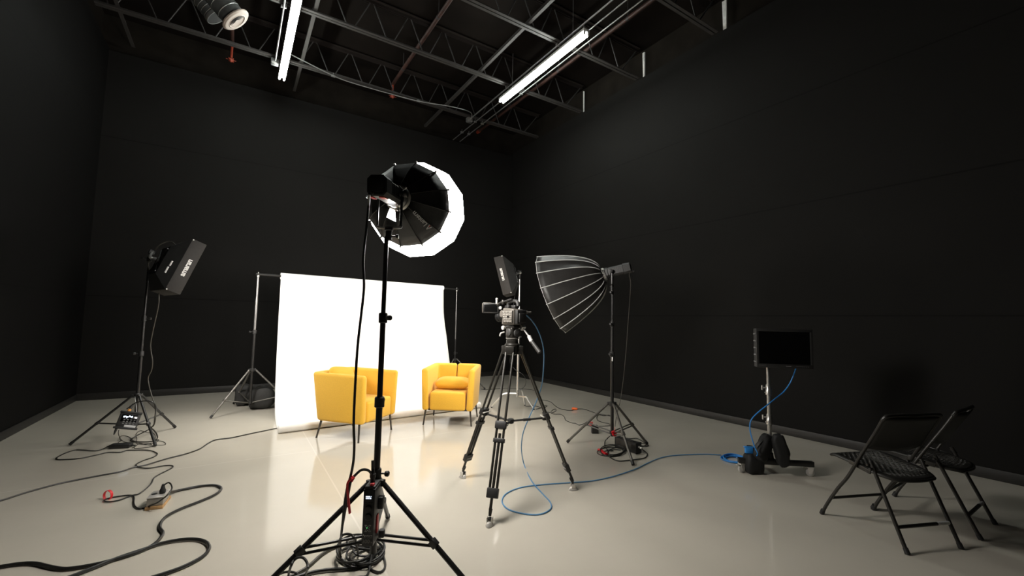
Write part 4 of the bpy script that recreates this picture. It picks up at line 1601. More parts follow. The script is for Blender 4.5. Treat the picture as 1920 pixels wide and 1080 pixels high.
# ================================================================== screen on a rolling stand
SP = V((4.312, 2.168, 0))
ca, cb = fl(1391, 886), fl(1519, 893)
st_ = thing('rolling_stand', 'silver wheeled stand with black base bar, carrying the black screen', 'stand', SP)
MB().cyl(SP + V((0, 0, 0.10)), SP + V((0, 0, 0.545)), 0.0185, n=18).build('pole_section', M_STEEL, st_)
MB().cyl(SP + V((0, 0, 0.52)), SP + V((0, 0, 0.83)), 0.0165, n=18).build('pole_section', M_STEEL, st_)
MB().cyl(SP + V((0, 0, 0.80)), SP + V((0, 0, 1.10)), 0.0142, n=18).build('pole_section', M_STEEL, st_)
lft = V((-RT.x, -RT.y, 0)).normalized()
for z in (0.50, 0.775):
    b = MB()
    b.lathe(SP + V((0, 0, z - 0.05)), (0, 0, 1), [(0, 0.020), (0.003, 0.026), (0.055, 0.026), (0.06, 0.023), (0.095, 0.023), (0.10, 0.018)], 18)
    c = b.build('collar', M_STEEL, st_)
    b = MB()
    o = SP + V((0, 0, z + 0.02)) + lft * 0.022
    b.cyl(o, o + lft * 0.03, 0.006, n=8)
    b.box(o + lft * 0.038, (0.014, 0.012, 0.045), rot=frame(lft), bev=0.004)
    b.cyl(o - V((0, 0, 0.045)), o - V((0, 0, 0.045)) + lft * 0.012, 0.006, n=8)
    b.build('t_handle', M_SILVER, c)
bd = (cb - ca).normalized()
bn = V((-bd.y, bd.x, 0))
if bn.dot(FW) < 0:
    bn = -bn
Rb = frame(bd)
b = MB()
b.box((ca + cb) / 2 + V((0, 0, 0.112)), ((cb - ca).length + 0.06, 0.045, 0.045), rot=Rb, bev=0.003)
b.build('base_bar', M_BLACK, st_)
rear = SP + bn * 0.46
b = MB()
b.box((SP + rear) / 2 + V((0, 0, 0.112)), ((rear - SP).length, 0.045, 0.044), rot=frame(bn), bev=0.003)
b.lathe(SP + V((0, 0, 0.09)), (0, 0, 1), [(0, 0.036), (0.05, 0.036), (0.055, 0.03), (0.10, 0.026), (0.105, 0.02)], 18)
b.build('rear_bar', M_BLACK, st_)
for q, ang in ((ca, 0.3), (cb, -0.2), (rear - bn * 0.03, 0.8)):
    d = Matrix.Rotation(ang, 3, 'Z') @ bd
    s = V((-d.y, d.x, 0))
    b = MB()
    for k_ in (-1, 1):
        b.prism([q + s * k_ * 0.016 + d * x + V((0, 0, z)) for x, z in ((-0.022, 0.078), (0.028, 0.078), (0.012, 0.022), (-0.010, 0.022))], s * k_ * 0.003)
    b.box(q + V((0, 0, 0.082)), (0.055, 0.045, 0.010), rot=frame(d), bev=0.002)
    b.cyl(q + V((0, 0, 0.08)), q + V((0, 0, 0.095)), 0.012)
    b.box(q - d * 0.035 + V((0, 0, 0.074)), (0.04, 0.03, 0.008), rot=frame(d, (0.4, 0, 1)), bev=0.003)
    b.cyl(q + s * -0.021 + V((0, 0, 0.036)), q + s * 0.021 + V((0, 0, 0.036)), 0.006)
    cst = b.build('caster', M_SILVER, st_)
    b = MB()
    b.lathe(q - s * 0.012 + V((0, 0, 0.0365)), s, [(0, 0.026), (0.002, 0.034), (0.006, 0.0365), (0.018, 0.0365), (0.022, 0.034), (0.024, 0.026)], 26)
    b.build('wheel', M_WHEEL, cst)

mc = pd(1470.5, 653.5, depth(SP + V((0, 0, 1.17))) - 0.10)
tcm = (EYE - mc); tcm.z = 0; tcm.normalize()
rtm = V((RT.x, RT.y, 0)).normalized()
mn = (tcm * math.cos(math.radians(21)) + V((-tcm.y, tcm.x, 0)) * math.sin(math.radians(21)))
if mn.dot(rtm) < tcm.dot(rtm):
    mn = (tcm * math.cos(math.radians(21)) - V((-tcm.y, tcm.x, 0)) * math.sin(math.radians(21)))
XS = place(mc, mn)
MW, MH, MD = 0.478, 0.362, 0.075
ysm = 1 if XS.to_3x3().col[1].dot(RT) > 0 else -1
scr = thing('display_screen', 'switched-off black screen with grey edge on the rolling stand', 'screen', mc - V((0, 0, MH / 2)))
MB(XS).box((-MD / 2, 0, 0), (MD, MW, MH), bev=0.006).build('case', M_MONFRAME, scr)
b = MB(XS)
ring_o = [(-MW / 2, -MH / 2), (MW / 2, -MH / 2), (MW / 2, MH / 2), (-MW / 2, MH / 2)]
b.box((0.003, 0, MH / 2 - 0.012), (0.010, MW, 0.024), bev=0.003)
b.box((0.003, 0, -MH / 2 + 0.018), (0.010, MW, 0.036), bev=0.003)
for s in (-1, 1):
    b.box((0.003, s * (MW / 2 - 0.011), 0), (0.010, 0.022, MH - 0.05), bev=0.003)
b.build('bezel', M_BLACKP, scr)
MB(XS).box((0.001, 0, 0.006), (0.006, MW - 0.04, MH - 0.055)).build('panel', M_SCREENOFF, scr)
b = MB(XS)
b.box((0.0085, ysm * 0.03, -MH / 2 + 0.018), (0.001, 0.045, 0.006))
b.cut()
for k_ in range(7):
    b.cut()
    b.box((0.0085, ysm * (0.10 + 0.016 * k_), -MH / 2 + 0.018), (0.002, 0.006, 0.004))
for k_ in range(5):
    b.cut()
    b.box((0.0085, -ysm * (0.17 + 0.012 * k_), -MH / 2 + 0.020), (0.001, 0.006, 0.004))
b.build('bezel_mark', M_GREYPRINT, scr)
b = MB(XS)
for k_ in range(5):
    b.box((-MD / 2, -ysm * (MW / 2 + 0.002), -0.13 + 0.065 * k_), (0.05, 0.008, 0.012), bev=0.002)
    b.cut()
b.build('side_vent', M_GREYPRINT, scr)
mtop = SP + V((0, 0, 1.12))
b = MB()
bk_ = XS @ V((-MD - 0.005, 0, 0))
b.box(bk_, (0.02, 0.12, 0.12), rot=frame(mn), bev=0.003)
tgt = V((SP.x, SP.y, bk_.z))
b.cyl(bk_, tgt, 0.018)
b.cyl(SP + V((0, 0, 1.04)), V((SP.x, SP.y, bk_.z + 0.03)), 0.022)
b.build('rear_mount', M_BLACK, scr)


# ------------------------------------------------------------------ soft bags
def bag(label, mtx, sx, sy, sz, m_, seed=0, fold=0.0, strap=True, group='weight bags'):
    rnd = random.Random(seed)
    ph = [rnd.uniform(0, 6) for _ in range(6)]
    b = MB(mtx)
    nu, nv = 28, 16
    e = lambda v, k: math.copysign(abs(v) ** k, v)
    rr = []
    for i in range(1, nv):
        a = -PI / 2 + PI * i / nv
        ring = []
        for j in range(nu):
            t = 2 * PI * j / nu
            x = e(math.cos(a), 0.6) * e(math.cos(t), 0.5)
            y = e(math.cos(a), 0.6) * e(math.sin(t), 0.5)
            z = e(math.sin(a), 0.6)
            k = 1 + 0.06 * math.sin(5 * x + ph[0]) * math.sin(4 * z + ph[1]) + 0.04 * math.sin(9 * y + ph[2] + 3 * z)
            dz = -fold * x * x
            ring.append(V((x * sx / 2 * k, y * sy / 2 * k, (z * k + dz) * sz / 2)))
        rr.append(ring)
    b.rings(rr)
    mn_ = None
    if b.xf is not None:
        b.bm.transform(b.xf); b.xf = None
    zmin = min(v.co.z for v in b.bm.verts)
    for v in b.bm.verts:
        if v.co.z < 0.004:
            v.co.z = 0.004
    c = mtx.translation
    r = thing('weight_bag', label, 'bag', (c.x, c.y, 0), group=group)
    b.build('bag_body', m_, r, angle=80)
    b = MB(mtx)
    b.tube([(-sx * 0.28, 0, sz * 0.42), (-sx * 0.12, 0.01, sz * 0.58), (sx * 0.12, -0.01, sz * 0.58), (sx * 0.28, 0, sz * 0.42)], 0.016, 8, flat=0.25)
    b.build('strap', M_RUBBER, r)
    return r


def mtx(p, rz=0.0, rx=0.0, ry=0.0):
    return Matrix.Translation(p) @ Euler((rx, ry, rz)).to_matrix().to_4x4()


q = fl(490, 768); bag('charcoal cloth weight bag on the floor between backdrop stand and white paper', mtx((q.x, q.y + 0.10, 0.155), -0.15, 0, -0.12), 0.36, 0.22, 0.30, M_SANDG, 1)
q = fl(456, 762); bag('dark cloth weight bag under the backdrop stand, farther from the white paper', mtx((q.x, q.y + 0.11, 0.16), 1.2, 0.0, 0.15), 0.24, 0.20, 0.33, M_SANDG, 2)
sb = SP + V((0, 0, 0.24))
bag('rounded black weight bag draped on the rolling stand over its base bar', mtx(SP + rtm * 0.055 - V((FW.x, FW.y, 0)) * 0.075 + V((0, 0, 0.235)), YAW * -1, 0, math.radians(78)), 0.30, 0.09, 0.115, M_SAND, 3)
bag('slumped black weight bag draped on the rolling stand, above the boxy pouch', mtx(SP - rtm * 0.075 - V((FW.x, FW.y, 0)) * 0.03 + V((0, 0, 0.245)), YAW * -1 + 0.3, 0, math.radians(-58)), 0.26, 0.10, 0.13, M_SAND, 4)
q = fl(1419, 889); bag('small boxy black pouch standing on the floor by one wheel of the rolling stand', mtx((q.x, q.y + 0.03, 0.092), -0.5), 0.165, 0.13, 0.185, M_SAND, 6)

# ================================================================== folding chairs
def folding_chair(label, loc, rz):
    root = thing('folding_chair', label, 'chair', loc, rz, group='black folding chairs')
    W = 0.232
    sl = 0.468 / 0.81
    yz = lambda s, z, x: V((x, 0.268 - s, z))
    for sx in (-1, 1):
        b = MB()
        b.tube([yz(-0.012, 0.012, sx * W), yz(0.035, 0.10, sx * W), yz(0.120, 0.235, sx * W), yz(0.20, 0.345, sx * W), yz(0.30, 0.52, sx * W), yz(0.40, 0.69, sx * W), yz(0.452, 0.785, sx * W)], 0.0125, 10, k=4, flat=0.85)
        o = b.build('front_leg', M_FOLD, root, local=True)
        b = MB()
        b.cyl(yz(-0.017, 0.004, sx * W), yz(-0.004, 0.035, sx * W), 0.0165, 0.0150, n=10)
        b.build('foot_cap', M_RUBBER, o, local=True)
        b = MB()
        xr = sx * (W - 0.022)
        b.cyl(yz(0.545, 0.010, xr), yz(0.345, 0.490, xr), 0.0115, n=10)
        o = b.build('rear_leg', M_FOLD, root, local=True)
        b = MB()
        b.cyl(yz(0.549, 0.003, xr), yz(0.536, 0.034, xr), 0.0155, 0.014, n=10)
        b.build('foot_cap', M_RUBBER, o, local=True)
        b = MB()
        b.box(yz(0.275, 0.435, sx * (W - 0.014)), (0.007, 0.15, 0.028), rot=Euler((math.radians(10), 0, 0)).to_matrix(), bev=0.002)
        for s_, z_ in ((0.262, 0.452), (0.345, 0.47), (0.362, 0.45)):
            b.cyl(yz(s_, z_, sx * (W + 0.010)), yz(s_, z_, sx * (W - 0.030)), 0.007, n=8)
        b.build('side_bracket', M_FOLD, root, local=True)
    b = MB()
    b.tube([yz(0.452, 0.785, -W), yz(0.463, 0.803, -W + 0.006), yz(0.470, 0.815, -W + 0.035), yz(0.478, 0.818, 0), yz(0.470, 0.815, W - 0.035), yz(0.463, 0.803, W - 0.006), yz(0.452, 0.785, W)], 0.0125, 10, k=5)
    b.build('top_rail', M_FOLD, root, local=True)
    # curved plastic back
    b = MB()
    rows = []
    for i in range(9):
        t = i / 8
        row = []
        for j in range(17):
            u = j / 16 * 2 - 1
            zb_ = 0.575 + 0.035 * u * u * 0.6 - 0.02
            z = zb_ + (0.805 - zb_) * t
            s = z * sl + 0.03 * (1 - u * u)
            row.append(yz(s, z, u * (W - 0.010)))
        rows.append(row)
    vs = [[b.bm.verts.new(q) for q in row] for row in rows]
    for i in range(8):
        for j in range(16):
            b.bm.faces.new((vs[i][j], vs[i][j + 1], vs[i + 1][j + 1], vs[i + 1][j]))
    o = b.build('backrest', M_FOLDP, root, angle=60, local=True)
    so_ = o.modifiers.new('thickness', 'SOLIDIFY'); so_.thickness = 0.006; so_.offset = 0
    # perforated seat: a lattice of slanted holes inside a solid rim
    b = MB()
    NXS, NYS = 22, 22
    def seat_pt(u, v):                      # u across -1..1, v front 0 .. rear 1
        hw = 0.212 - 0.012 * abs(v - 0.45) - 0.050 * max(0, (v - 0.72) / 0.28) ** 2 - 0.03 * max(0, (0.12 - v) / 0.12) ** 2
        fs = 0.022 - 0.012 * (1 - u * u)
        rs = 0.455 + 0.030 * (1 - u * u)
        s = fs + (rs - fs) * v + 0.0
        z = 0.466 - 0.020 * v - 0.034 * v * v - 0.014 * (1 - u * u) * math.sin(PI * min(1, v * 1.05)) - 0.02 * max(0, 0.10 - v) / 0.10
        return yz(s + 0.005, z, u * hw)
    vs = [[b.bm.verts.new(seat_pt(2 * j / NXS - 1, i / NYS)) for j in range(NXS + 1)] for i in range(NYS + 1)]
    hole = []
    for i in range(NYS):
        for j in range(NXS):
            f = b.bm.faces.new((vs[i][j], vs[i][j + 1], vs[i + 1][j + 1], vs[i + 1][j]))
            if 2 <= i < NYS - 2 and 2 <= j < NXS - 2 and (i + j) % 2 == 0:
                hole.append(f)
    res = bmesh.ops.inset_individual(b.bm, faces=hole, thickness=0.0018, depth=0)
    bmesh.ops.delete(b.bm, geom=hole, context='FACES')
    o = b.build('seat', M_FOLDP, root, angle=60, local=True)
    so_ = o.modifiers.new('thickness', 'SOLIDIFY'); so_.thickness = 0.007; so_.offset = 0
    b = MB()
    edge = [seat_pt(-1, v / 8) for v in range(9)] + [seat_pt(u / 5, 1) for u in range(-4, 5)] + [seat_pt(1, 1 - v / 8) for v in range(9)] + [seat_pt(-u / 5, 0) for u in range(-4, 5)]
    b.tube([q - V((0, 0, 0.006)) for q in edge], 0.010, 8, k=2, closed=True)
    b.build('seat_rim', M_FOLDP, root, local=True)
    b = MB()
    b.cyl(yz(0.058, 0.145, -W), yz(0.058, 0.145, W), 0.0095, n=10)
    b.build('front_stretcher', M_FOLD, root, local=True)
    b = MB()
    b.cyl(yz(0.492, 0.135, -W + 0.022), yz(0.492, 0.135, W - 0.022), 0.0110, n=10)
    o = b.build('rear_stretcher', M_FOLD, root, local=True)
    b = MB()
    b.cyl(yz(0.492, 0.135, W - 0.030), yz(0.492, 0.135, W - 0.125), 0.0118, n=10)
    tag(b.build('worn_end', M_MIDPRINT, o, local=True), 'worn pale end of the rear bar')
    return root


fc1 = folding_chair('black folding chair with perforated seat, whole and in front of the other', (3.85, 1.172, 0), math.radians(-21.6))
fc2 = copy_tree(fc1)
fc2.location = (4.428, 1.078, 0)
fc2.rotation_euler = (0, 0, math.radians(0.5))
fc2['label'] = 'black folding chair half hidden behind another folding chair, close to the wall'

# ================================================================== outlet box
ob_ = [fl(271.5, 958), fl(306, 953.5), fl(320, 934)]
ax_ = (ob_[1] - ob_[0]).normalized()
ay_ = V((-ax_.y, ax_.x, 0))
oc_ = (ob_[0] + ob_[2]) / 2
Xo = place((oc_.x, oc_.y, 0), ax_)
ow = (ob_[1] - ob_[0]).length
od = (ob_[2] - ob_[1]).length
out = thing('outlet_box', 'grey metal outlet box screwed to a small plywood board on the floor', 'outlet box', (oc_.x, oc_.y, 0))
MB(Xo).box((0, 0, 0.010), (ow, od, 0.020), bev=0.002).build('board', M_WOOD, out)
MB(Xo).box((0.0, -0.015, 0.048), (ow * 0.92, od * 0.72, 0.056), bev=0.004).build('box_body', M_OUTLET, out)
b = MB(Xo)
b.box((0.0, -0.015, 0.078), (ow * 0.96, od * 0.76, 0.005), bev=0.002)
b.build('cover_plate', M_SILVER, out)
b = MB(Xo)
for s in (-1, 1):
    b.lathe((s * ow * 0.23, -0.015, 0.080), (0, 0, 1), [(0, 0.017), (0.003, 0.017), (0.003, 0)], 18)
    b.cut()
b.build('socket', M_BLACKP, out)
b = MB(Xo)
b.cyl((0.01, od * 0.34, 0.045), (0.014, od * 0.46, 0.045), 0.013)
b.build('cable_gland', M_SILVER, out)

# ================================================================== cables
GC = 'black cables on the floor'


def cable(lab, pts, r, m_=None, name='cable', cat='cable', group=None, k=6, n=8):
    o = MB().tube(pts, r, n, k=k).build(name, m_ or M_CABLE)
    return tag(o, lab, cat, group)


def fpath(px, r, z=None):
    return [fl(x, y, r + 0.002 if z is None else z) for x, y in px]


S = lambda ox, oy, k, l: [(ox + x / k, oy + y / k) for x, y in l]
ca_px = S(0, 820, 4, [(1285, 412), (1330, 400), (1400, 385), (1500, 366), (1600, 358), (1652, 372), (1655, 395), (1610, 432), (1500, 480), (1370, 530), (1260, 585), (1210, 635), (1200, 680), (1222, 715), (1200, 760), (1150, 805), (1050, 855), (900, 905), (700, 955), (500, 985), (380, 972), (260, 945), (130, 950), (0, 970), (-200, 1000)])
pA = fpath(ca_px, 0.009)
pA[0] = Xo @ V((0.014, od * 0.47, 0.043))
cable('thick black cable from the outlet box, making one loop before crossing another thick cable', pA, 0.0095, M_CABLE, group=GC)
cb_px = S(0, 820, 4, [(300, 1150), (420, 1085), (540, 1040), (700, 978), (900, 898), (1080, 838), (1200, 797), (1350, 768), (1470, 764), (1545, 785), (1570, 825), (1545, 872), (1480, 918), (1350, 980), (1160, 1044), (1000, 1090)])
cable('thick black cable making a wide hairpin in front, cut by the photo edge', fpath(cb_px, 0.0095, 0.0125), 0.0095, M_CABLE, group=GC)
cc_px = S(0, 820, 4, [(-200, 520), (0, 475), (200, 412), (450, 345), (700, 295), (900, 258), (1000, 226), (1100, 205), (1250, 160), (1400, 122), (1500, 85), (1560, 45), (1620, 18), (1740, 2)]) + S(100, 690, 4.571, [(1700, 560), (1800, 540), (1910, 517), (1990, 500)])
cable('thin black cable running across the open floor to the corner of the white backdrop', fpath(cc_px, 0.006), 0.006, M_CABLE, group=GC)
# adapter lying left of the tripod foot, its mains lead wandering to the outlet box
ad0, ad1 = fl(204, 842), fl(243, 840)
adx = (ad1 - ad0).normalized()
Xa = place(((ad0 + ad1) / 2).to_tuple()[:2] + (0.0,), adx)
al = (ad1 - ad0).length
ada = thing('power_adapter', 'flat black power adapter on the floor below the slung controller', 'adapter', Xa.translation)
MB(Xa).box((0, 0.03, 0.022), (al, 0.085, 0.040), bev=0.008).build('case', M_BLACKP, ada)
b = MB(Xa)
for s in (-1, 1):
    b.cyl((s * al / 2, 0.03, 0.02), (s * (al / 2 + 0.035), 0.03, 0.016), 0.010, 0.006, n=10)
    b.cut()
b.build('strain_relief', M_RUBBER, ada)
cd_px = S(0, 820, 4, [(795, 92), (740, 98), (690, 100), (620, 95), (560, 96), (490, 118), (430, 150), (432, 166), (500, 166), (580, 160), (650, 148), (740, 128), (810, 113), (900, 112), (950, 98), (1010, 96), (1080, 95), (1140, 102), (1180, 124), (1150, 148), (1080, 172), (1030, 196), (1022, 212), (1060, 228), (1130, 230), (1220, 214), (1285, 211), (1296, 224), (1250, 250), (1200, 275), (1155, 305), (1135, 345), (1090, 390), (1040, 425)]) + \
    S(180, 890, 12, [(850, 458), (720, 500), (560, 560), (400, 600), (250, 608), (185, 585), (230, 548), (350, 515), (550, 482), (740, 464), (830, 478), (856, 530), (850, 620), (868, 700), (930, 752), (1010, 765), (1100, 742)])
pD = fpath(cd_px, 0.0055)
pD[0] = Xa @ V((-al / 2 - 0.03, 0.03, 0.014))
tO = depth((oc_.x, oc_.y, 0.08))
pD += [pd(292, 944, tO - 0.12), pd(303, 937, tO - 0.12), pd(314, 928, tO - 0.10), pd(322, 917, tO - 0.06), pd(321, 909, tO - 0.02), pd(316, 905, tO), pd(308.5, 909, tO), pd(303.5, 916, tO)]
plug = Xo @ V((ow * 0.23, -0.015, 0.083))
pD.append(plug + V((0, 0, 0.055)))
cable('thin black mains lead curling from the flat adapter to the plug in the outlet box', pD, 0.0050, M_CABLE, group=GC)
b = MB()
b.lathe(plug, (0, 0, 1), [(0, 0.018), (0.018, 0.020), (0.032, 0.014), (0.05, 0.010), (0.062, 0.007)], 14)
tag(b.build('mains_plug', M_RUBBER), 'black plug standing in the top of the outlet box', 'plug')
# red tie standing as a hoop on that lead
rp = fl(204, 936)
rc = pd(202.5, 928.5, depth(rp))
hx_ = V((RT.x, RT.y, 0)).normalized()
b = MB()
hp = []
for i in range(28):
    a = 2 * PI * i / 28
    hp.append(rc + hx_ * 0.030 * math.cos(a) + V((0, 0, 1)) * 0.036 * math.sin(a))
dv = V((hx_.y, -hx_.x, 0)) * 0.010
inner = [rc + (p - rc) * 0.93 for p in hp]
vsA = [b.bm.verts.new(p - dv) for p in hp]; vsB = [b.bm.verts.new(p + dv) for p in hp]
vsC = [b.bm.verts.new(p + dv) for p in inner]; vsD = [b.bm.verts.new(p - dv) for p in inner]
for i in range(28):
    j = (i + 1) % 28
    for A, B in ((vsA, vsB), (vsB, vsC), (vsC, vsD), (vsD, vsA)):
        b.bm.faces.new((A[i], A[j], B[j], B[i]))
b.tube([rc + V((0, 0, -0.034)), rc + V((0, 0, -0.02)) + hx_ * 0.012 - dv, rc + hx_ * 0.018 - dv * 1.4 + V((0, 0, 0.0))], 0.006, 6, flat=0.35)
tag(b.build('cable_tie', M_RED), 'red cable tie standing as a hoop on the floor near the outlet box', 'cable tie', 'red cable ties')

# leads of the left light stand
tL = depth(LP + V((0, 0, 1.0)))
pl = S(100, 430, 2.5125, [(497, 300), (497, 340), (490, 385), (474, 455), (459, 530), (459, 570), (467, 620), (462, 665), (447, 695), (449, 730), (462, 780), (477, 825), (482, 870), (475, 920), (455, 935)])
pp = [pd(x, y, tL - 0.16 - 0.08 * i / len(pl)) for i, (x, y) in enumerate(pl)]
cable('long grey lead hanging from a square softbox beside its slim stand', pp, 0.0058, M_CABLEG)
cl_ = S(160, 740, 9, [(700, 240), (735, 215), (780, 180), (870, 130), (1000, 106), (1100, 115), (1170, 155), (1195, 230), (1180, 330), (1165, 420), (1155, 500), (1100, 570), (1000, 625), (880, 685), (790, 740), (770, 772), (800, 792), (900, 797), (1050, 796), (1160, 782), (1215, 730), (1205, 660), (1160, 600), (1110, 560)])
pts = []
for i, (x, y) in enumerate(cl_):
    f = fl(x, y, 0.008)
    t_f = depth(f)
    w = min(1, max(0, (i - 8) / 6))
    pts.append(pd(x, y, (tL - 0.33) * (1 - w) + t_f * w) if i < 14 else f)
cable('black lead arching from the top of the slung controller and coiling beneath it', pts, 0.0055, M_CABLE, n=8)
th = S(160, 740, 9, [(560, 665), (570, 730), (540, 800), (535, 860)])
cable('thin lead dropping from the slung controller to the flat adapter', [pd(223, 806, 4.55), pd(222, 813, 4.60), pd(225, 822, 4.68)] + fpath(S(160, 740, 9, [(600, 770), (545, 820), (536, 862)]), 0.004), 0.0035, M_CABLE)
cable('thin curled wire on the floor beneath the slung controller', fpath(S(160, 740, 9, [(790, 900), (860, 860), (920, 820), (1010, 840), (1090, 825), (1130, 850), (1220, 850), (1330, 848), (1355, 825), (1320, 795), (1250, 780), (1190, 770), (1240, 755), (1200, 800), (1120, 820), (880, 830), (870, 740), (860, 660), (930, 608), (1040, 635), (1150, 650), (1180, 700), (1180, 760)]), 0.0035), 0.0030, M_CABLE)
cable('thin looped wire on the floor between the slung controller and flat adapter', fpath(S(160, 740, 9, [(585, 745), (600, 700), (660, 692), (740, 715), (790, 760), (830, 795), (740, 808), (660, 795), (605, 760), (590, 745)]), 0.0035), 0.0030, M_CABLE)
cable('thin wire trailing from the flat adapter to a stand foot', [Xa @ V((al / 2 + 0.03, 0.03, 0.013))] + fpath(S(160, 740, 9, [(830, 905), (930, 902), (1040, 892), (1110, 878), (1190, 858)]), 0.0035), 0.0032, M_CABLE)

# main stand: the long head cable, tied with a red strap, and the pile
tM = depth(MP + V((0, 0, 1.0)))
plugM = XM @ V((-0.25, 0.022, -0.056))
hc = [(691, 384), (690, 398), (687, 430), (684, 455), (681, 490), (682.3, 520), (682, 547), (677, 592), (672, 635), (669, 670), (667, 705), (664.7, 751), (663.2, 796), (664.3, 830), (663, 862), (658, 890), (651, 915), (646, 946), (642.5, 980), (639, 1010), (636, 1031), (640, 1048), (648, 1058), (660, 1066)]
pts = [plugM]
for i, (x, y) in enumerate(hc):
    t = tM - 0.08 - 0.10 * min(1, i / 12)
    if y > 1000:
        f = fl(x, y, 0.012)
        w = (y - 1000) / 62
        t = t * (1 - min(1, w)) + depth(f) * min(1, w)
    p = pd(x, y, t)
    if p.z < 0.012:
        p = fl(x, y, 0.012)
    pts.append(p)
cable('long black cable hanging from the front lamp head down to the cable pile', pts, 0.0065, M_CABLE)
arc = [(663, 862), (662, 890), (659.5, 898), (665, 892), (677, 881.5), (688, 881), (694, 885), (698, 891)]
pts = [pd(660.5, 950, tM - 0.19), pd(655, 915, tM - 0.185)] + [pd(x, y, tM - 0.18 + 0.012 * i) for i, (x, y) in enumerate(arc[2:])]
pts.append(plug_top + V((-0.005, 0, 0.12))); pts.append(plug_top + V((0, 0, 0.075)))
pts[0] = pd(642, 985, tM - 0.18)
cable('short black cable arching over to the top plug of the hanging control box', pts, 0.0065, M_CABLE)
b = MB()
b.tube([pd(660.5, 896, tM - 0.20), pd(655, 901, tM - 0.20), pd(651.5, 908, tM - 0.205), pd(652, 925, tM - 0.205), pd(653.5, 940, tM - 0.20), pd(656, 962, tM - 0.20)], 0.0105, 8, flat=0.55)
b.lathe(pd(659.5, 897.5, tM - 0.185), (0.5, 0, 0.8), [(-0.012, 0.013), (0.012, 0.013)], 12)
tag(b.build('cable_tie', M_RED), 'red strap with a hanging tail, tied round the cables of the front light stand', 'cable tie', 'red cable ties')


def coil(lab, c, rx, ry, n, r, m_, seed, tail=(), rot=0.0, jit=0.25, zmax=0.06, name='cable_coil', cat='cable', group=None, drift=(0, 0)):
    rnd = random.Random(seed)
    pts = []
    K = 9
    for i in range(n * K):
        t = i / K
        a = 2 * PI * t + 0.4 * math.sin(t * 3.1 + seed)
        k = 1 + jit * math.sin(t * 2.3 + seed * 1.7) * 0.7
        cx = c[0] + drift[0] * math.sin(1.9 * t + seed)
        cy = c[1] + drift[1] * math.cos(2.7 * t + seed)
        x, y = rx * k * math.cos(a), ry * k * math.sin(a)
        pts.append(V((cx + x * math.cos(rot) - y * math.sin(rot), cy + x * math.sin(rot) + y * math.cos(rot), r + 0.002 + zmax * (0.5 + 0.5 * math.sin(t * 5.7 + seed)) * (i / (n * K)))))
    pts += list(tail)
    return cable(lab, pts, r, m_, name, cat, group, k=4)


pc = fl(683, 1041)
coil('heaped black cable loops under the front light stand', pc, 0.105, 0.085, 6, 0.0060, M_CABLE, 2, tail=fpath([(720, 1046), (722, 1062), (714, 1072), (700, 1070), (690, 1060)], 0.006), drift=(0.025, 0.035), zmax=0.10, jit=0.38)
coil('black cable of the lower part of the pile under the front light stand', fl(672, 1048), 0.09, 0.11, 3, 0.0060, M_CABLE, 5, tail=fpath([(690, 1076), (670, 1082), (640, 1090)], 0.006), drift=(0.03, 0.02), zmax=0.04)
cable('thick black cable from the pile to the foot of the front stand, upper of two', fpath([(668, 1012), (650, 1018), (632, 1024), (616, 1031), (600, 1042), (586, 1055), (572, 1066), (556, 1075), (535, 1084), (500, 1096)], 0.0105), 0.0085, M_CABLEG)
cable('thick black cable from the pile to the foot of the front stand, lower of two', fpath([(690, 1056), (668, 1063), (648, 1066), (627, 1067), (607, 1069), (588, 1072), (570, 1077), (540, 1087), (500, 1100)], 0.0105), 0.0085, M_CABLE)
lq = fl(556, 1062, 0.01)
cable('black cable loop standing round one leg of the front light stand', [fl(541, 1078, 0.008), pd(544, 1066, 2.02), pd(551, 1051, 2.03), pd(561, 1045, 2.04), pd(570, 1047, 2.05), pd(576, 1056, 2.04), pd(577, 1066, 2.03), fl(573, 1078, 0.008)], 0.006, M_CABLE)
cable('black cable loop lying where the front stand leg leaves the photo', [fl(516, 1084, 0.008), fl(525, 1076, 0.02), fl(540, 1072, 0.03), fl(553, 1074, 0.02), fl(561, 1080, 0.008), fl(560, 1090, 0.008), fl(540, 1098, 0.008)], 0.006, M_CABLE)
cable('black cable loop rising above one brace of the front light stand', [fl(640, 1038, 0.008), pd(637, 1018, 2.18), pd(641, 1005, 2.2), pd(651, 1001, 2.22), pd(660, 1004, 2.24), pd(666, 1014, 2.25), fl(672, 1040, 0.01)], 0.006, M_CABLE)

# right stand: control box on the floor, cable heap, small supply, ties
pbx = [fl(1153, 839), fl(1191, 851.5)]
px_ = (pbx[1] - pbx[0]).normalized()
pl_ = (pbx[1] - pbx[0]).length
py_ = V((-px_.y, px_.x, 0))
if py_.dot(FW) < 0:
    py_ = -py_
pm = (pbx[0] + pbx[1]) / 2 + py_ * 0.045
Xp = place((pm.x, pm.y, 0), px_)
rb = thing('light_control_box', 'black control box lying on the floor under the dome softbox stand', 'control box', (pm.x, pm.y, 0))
MB(Xp).box((0, 0, 0.058), (pl_, 0.085, 0.108), bev=0.005).build('case', M_BLACKP, rb)
b = MB(Xp)
b.box((pl_ * 0.5 + 0.004, 0, 0.058), (0.014, 0.092, 0.112), bev=0.004)
b.cut()
b.box((-pl_ * 0.5, 0, 0.058), (0.012, 0.09, 0.112), bev=0.004)
b.build('end_cap', M_RUBBER, rb)
sgn = -1 if (Xp.to_3x3().col[1].dot(py_) > 0) else 1
b = MB(Xp)
b.box((0.02, sgn * 0.044, 0.062), (pl_ * 0.5, 0.004, 0.06), bev=0.001)
b.cut()
b.box((0.0, 0, 0.114), (pl_ * 0.7, 0.03, 0.010), bev=0.003)
b.build('side_plate', M_MONFRAME, rb)
b = MB(Xp)
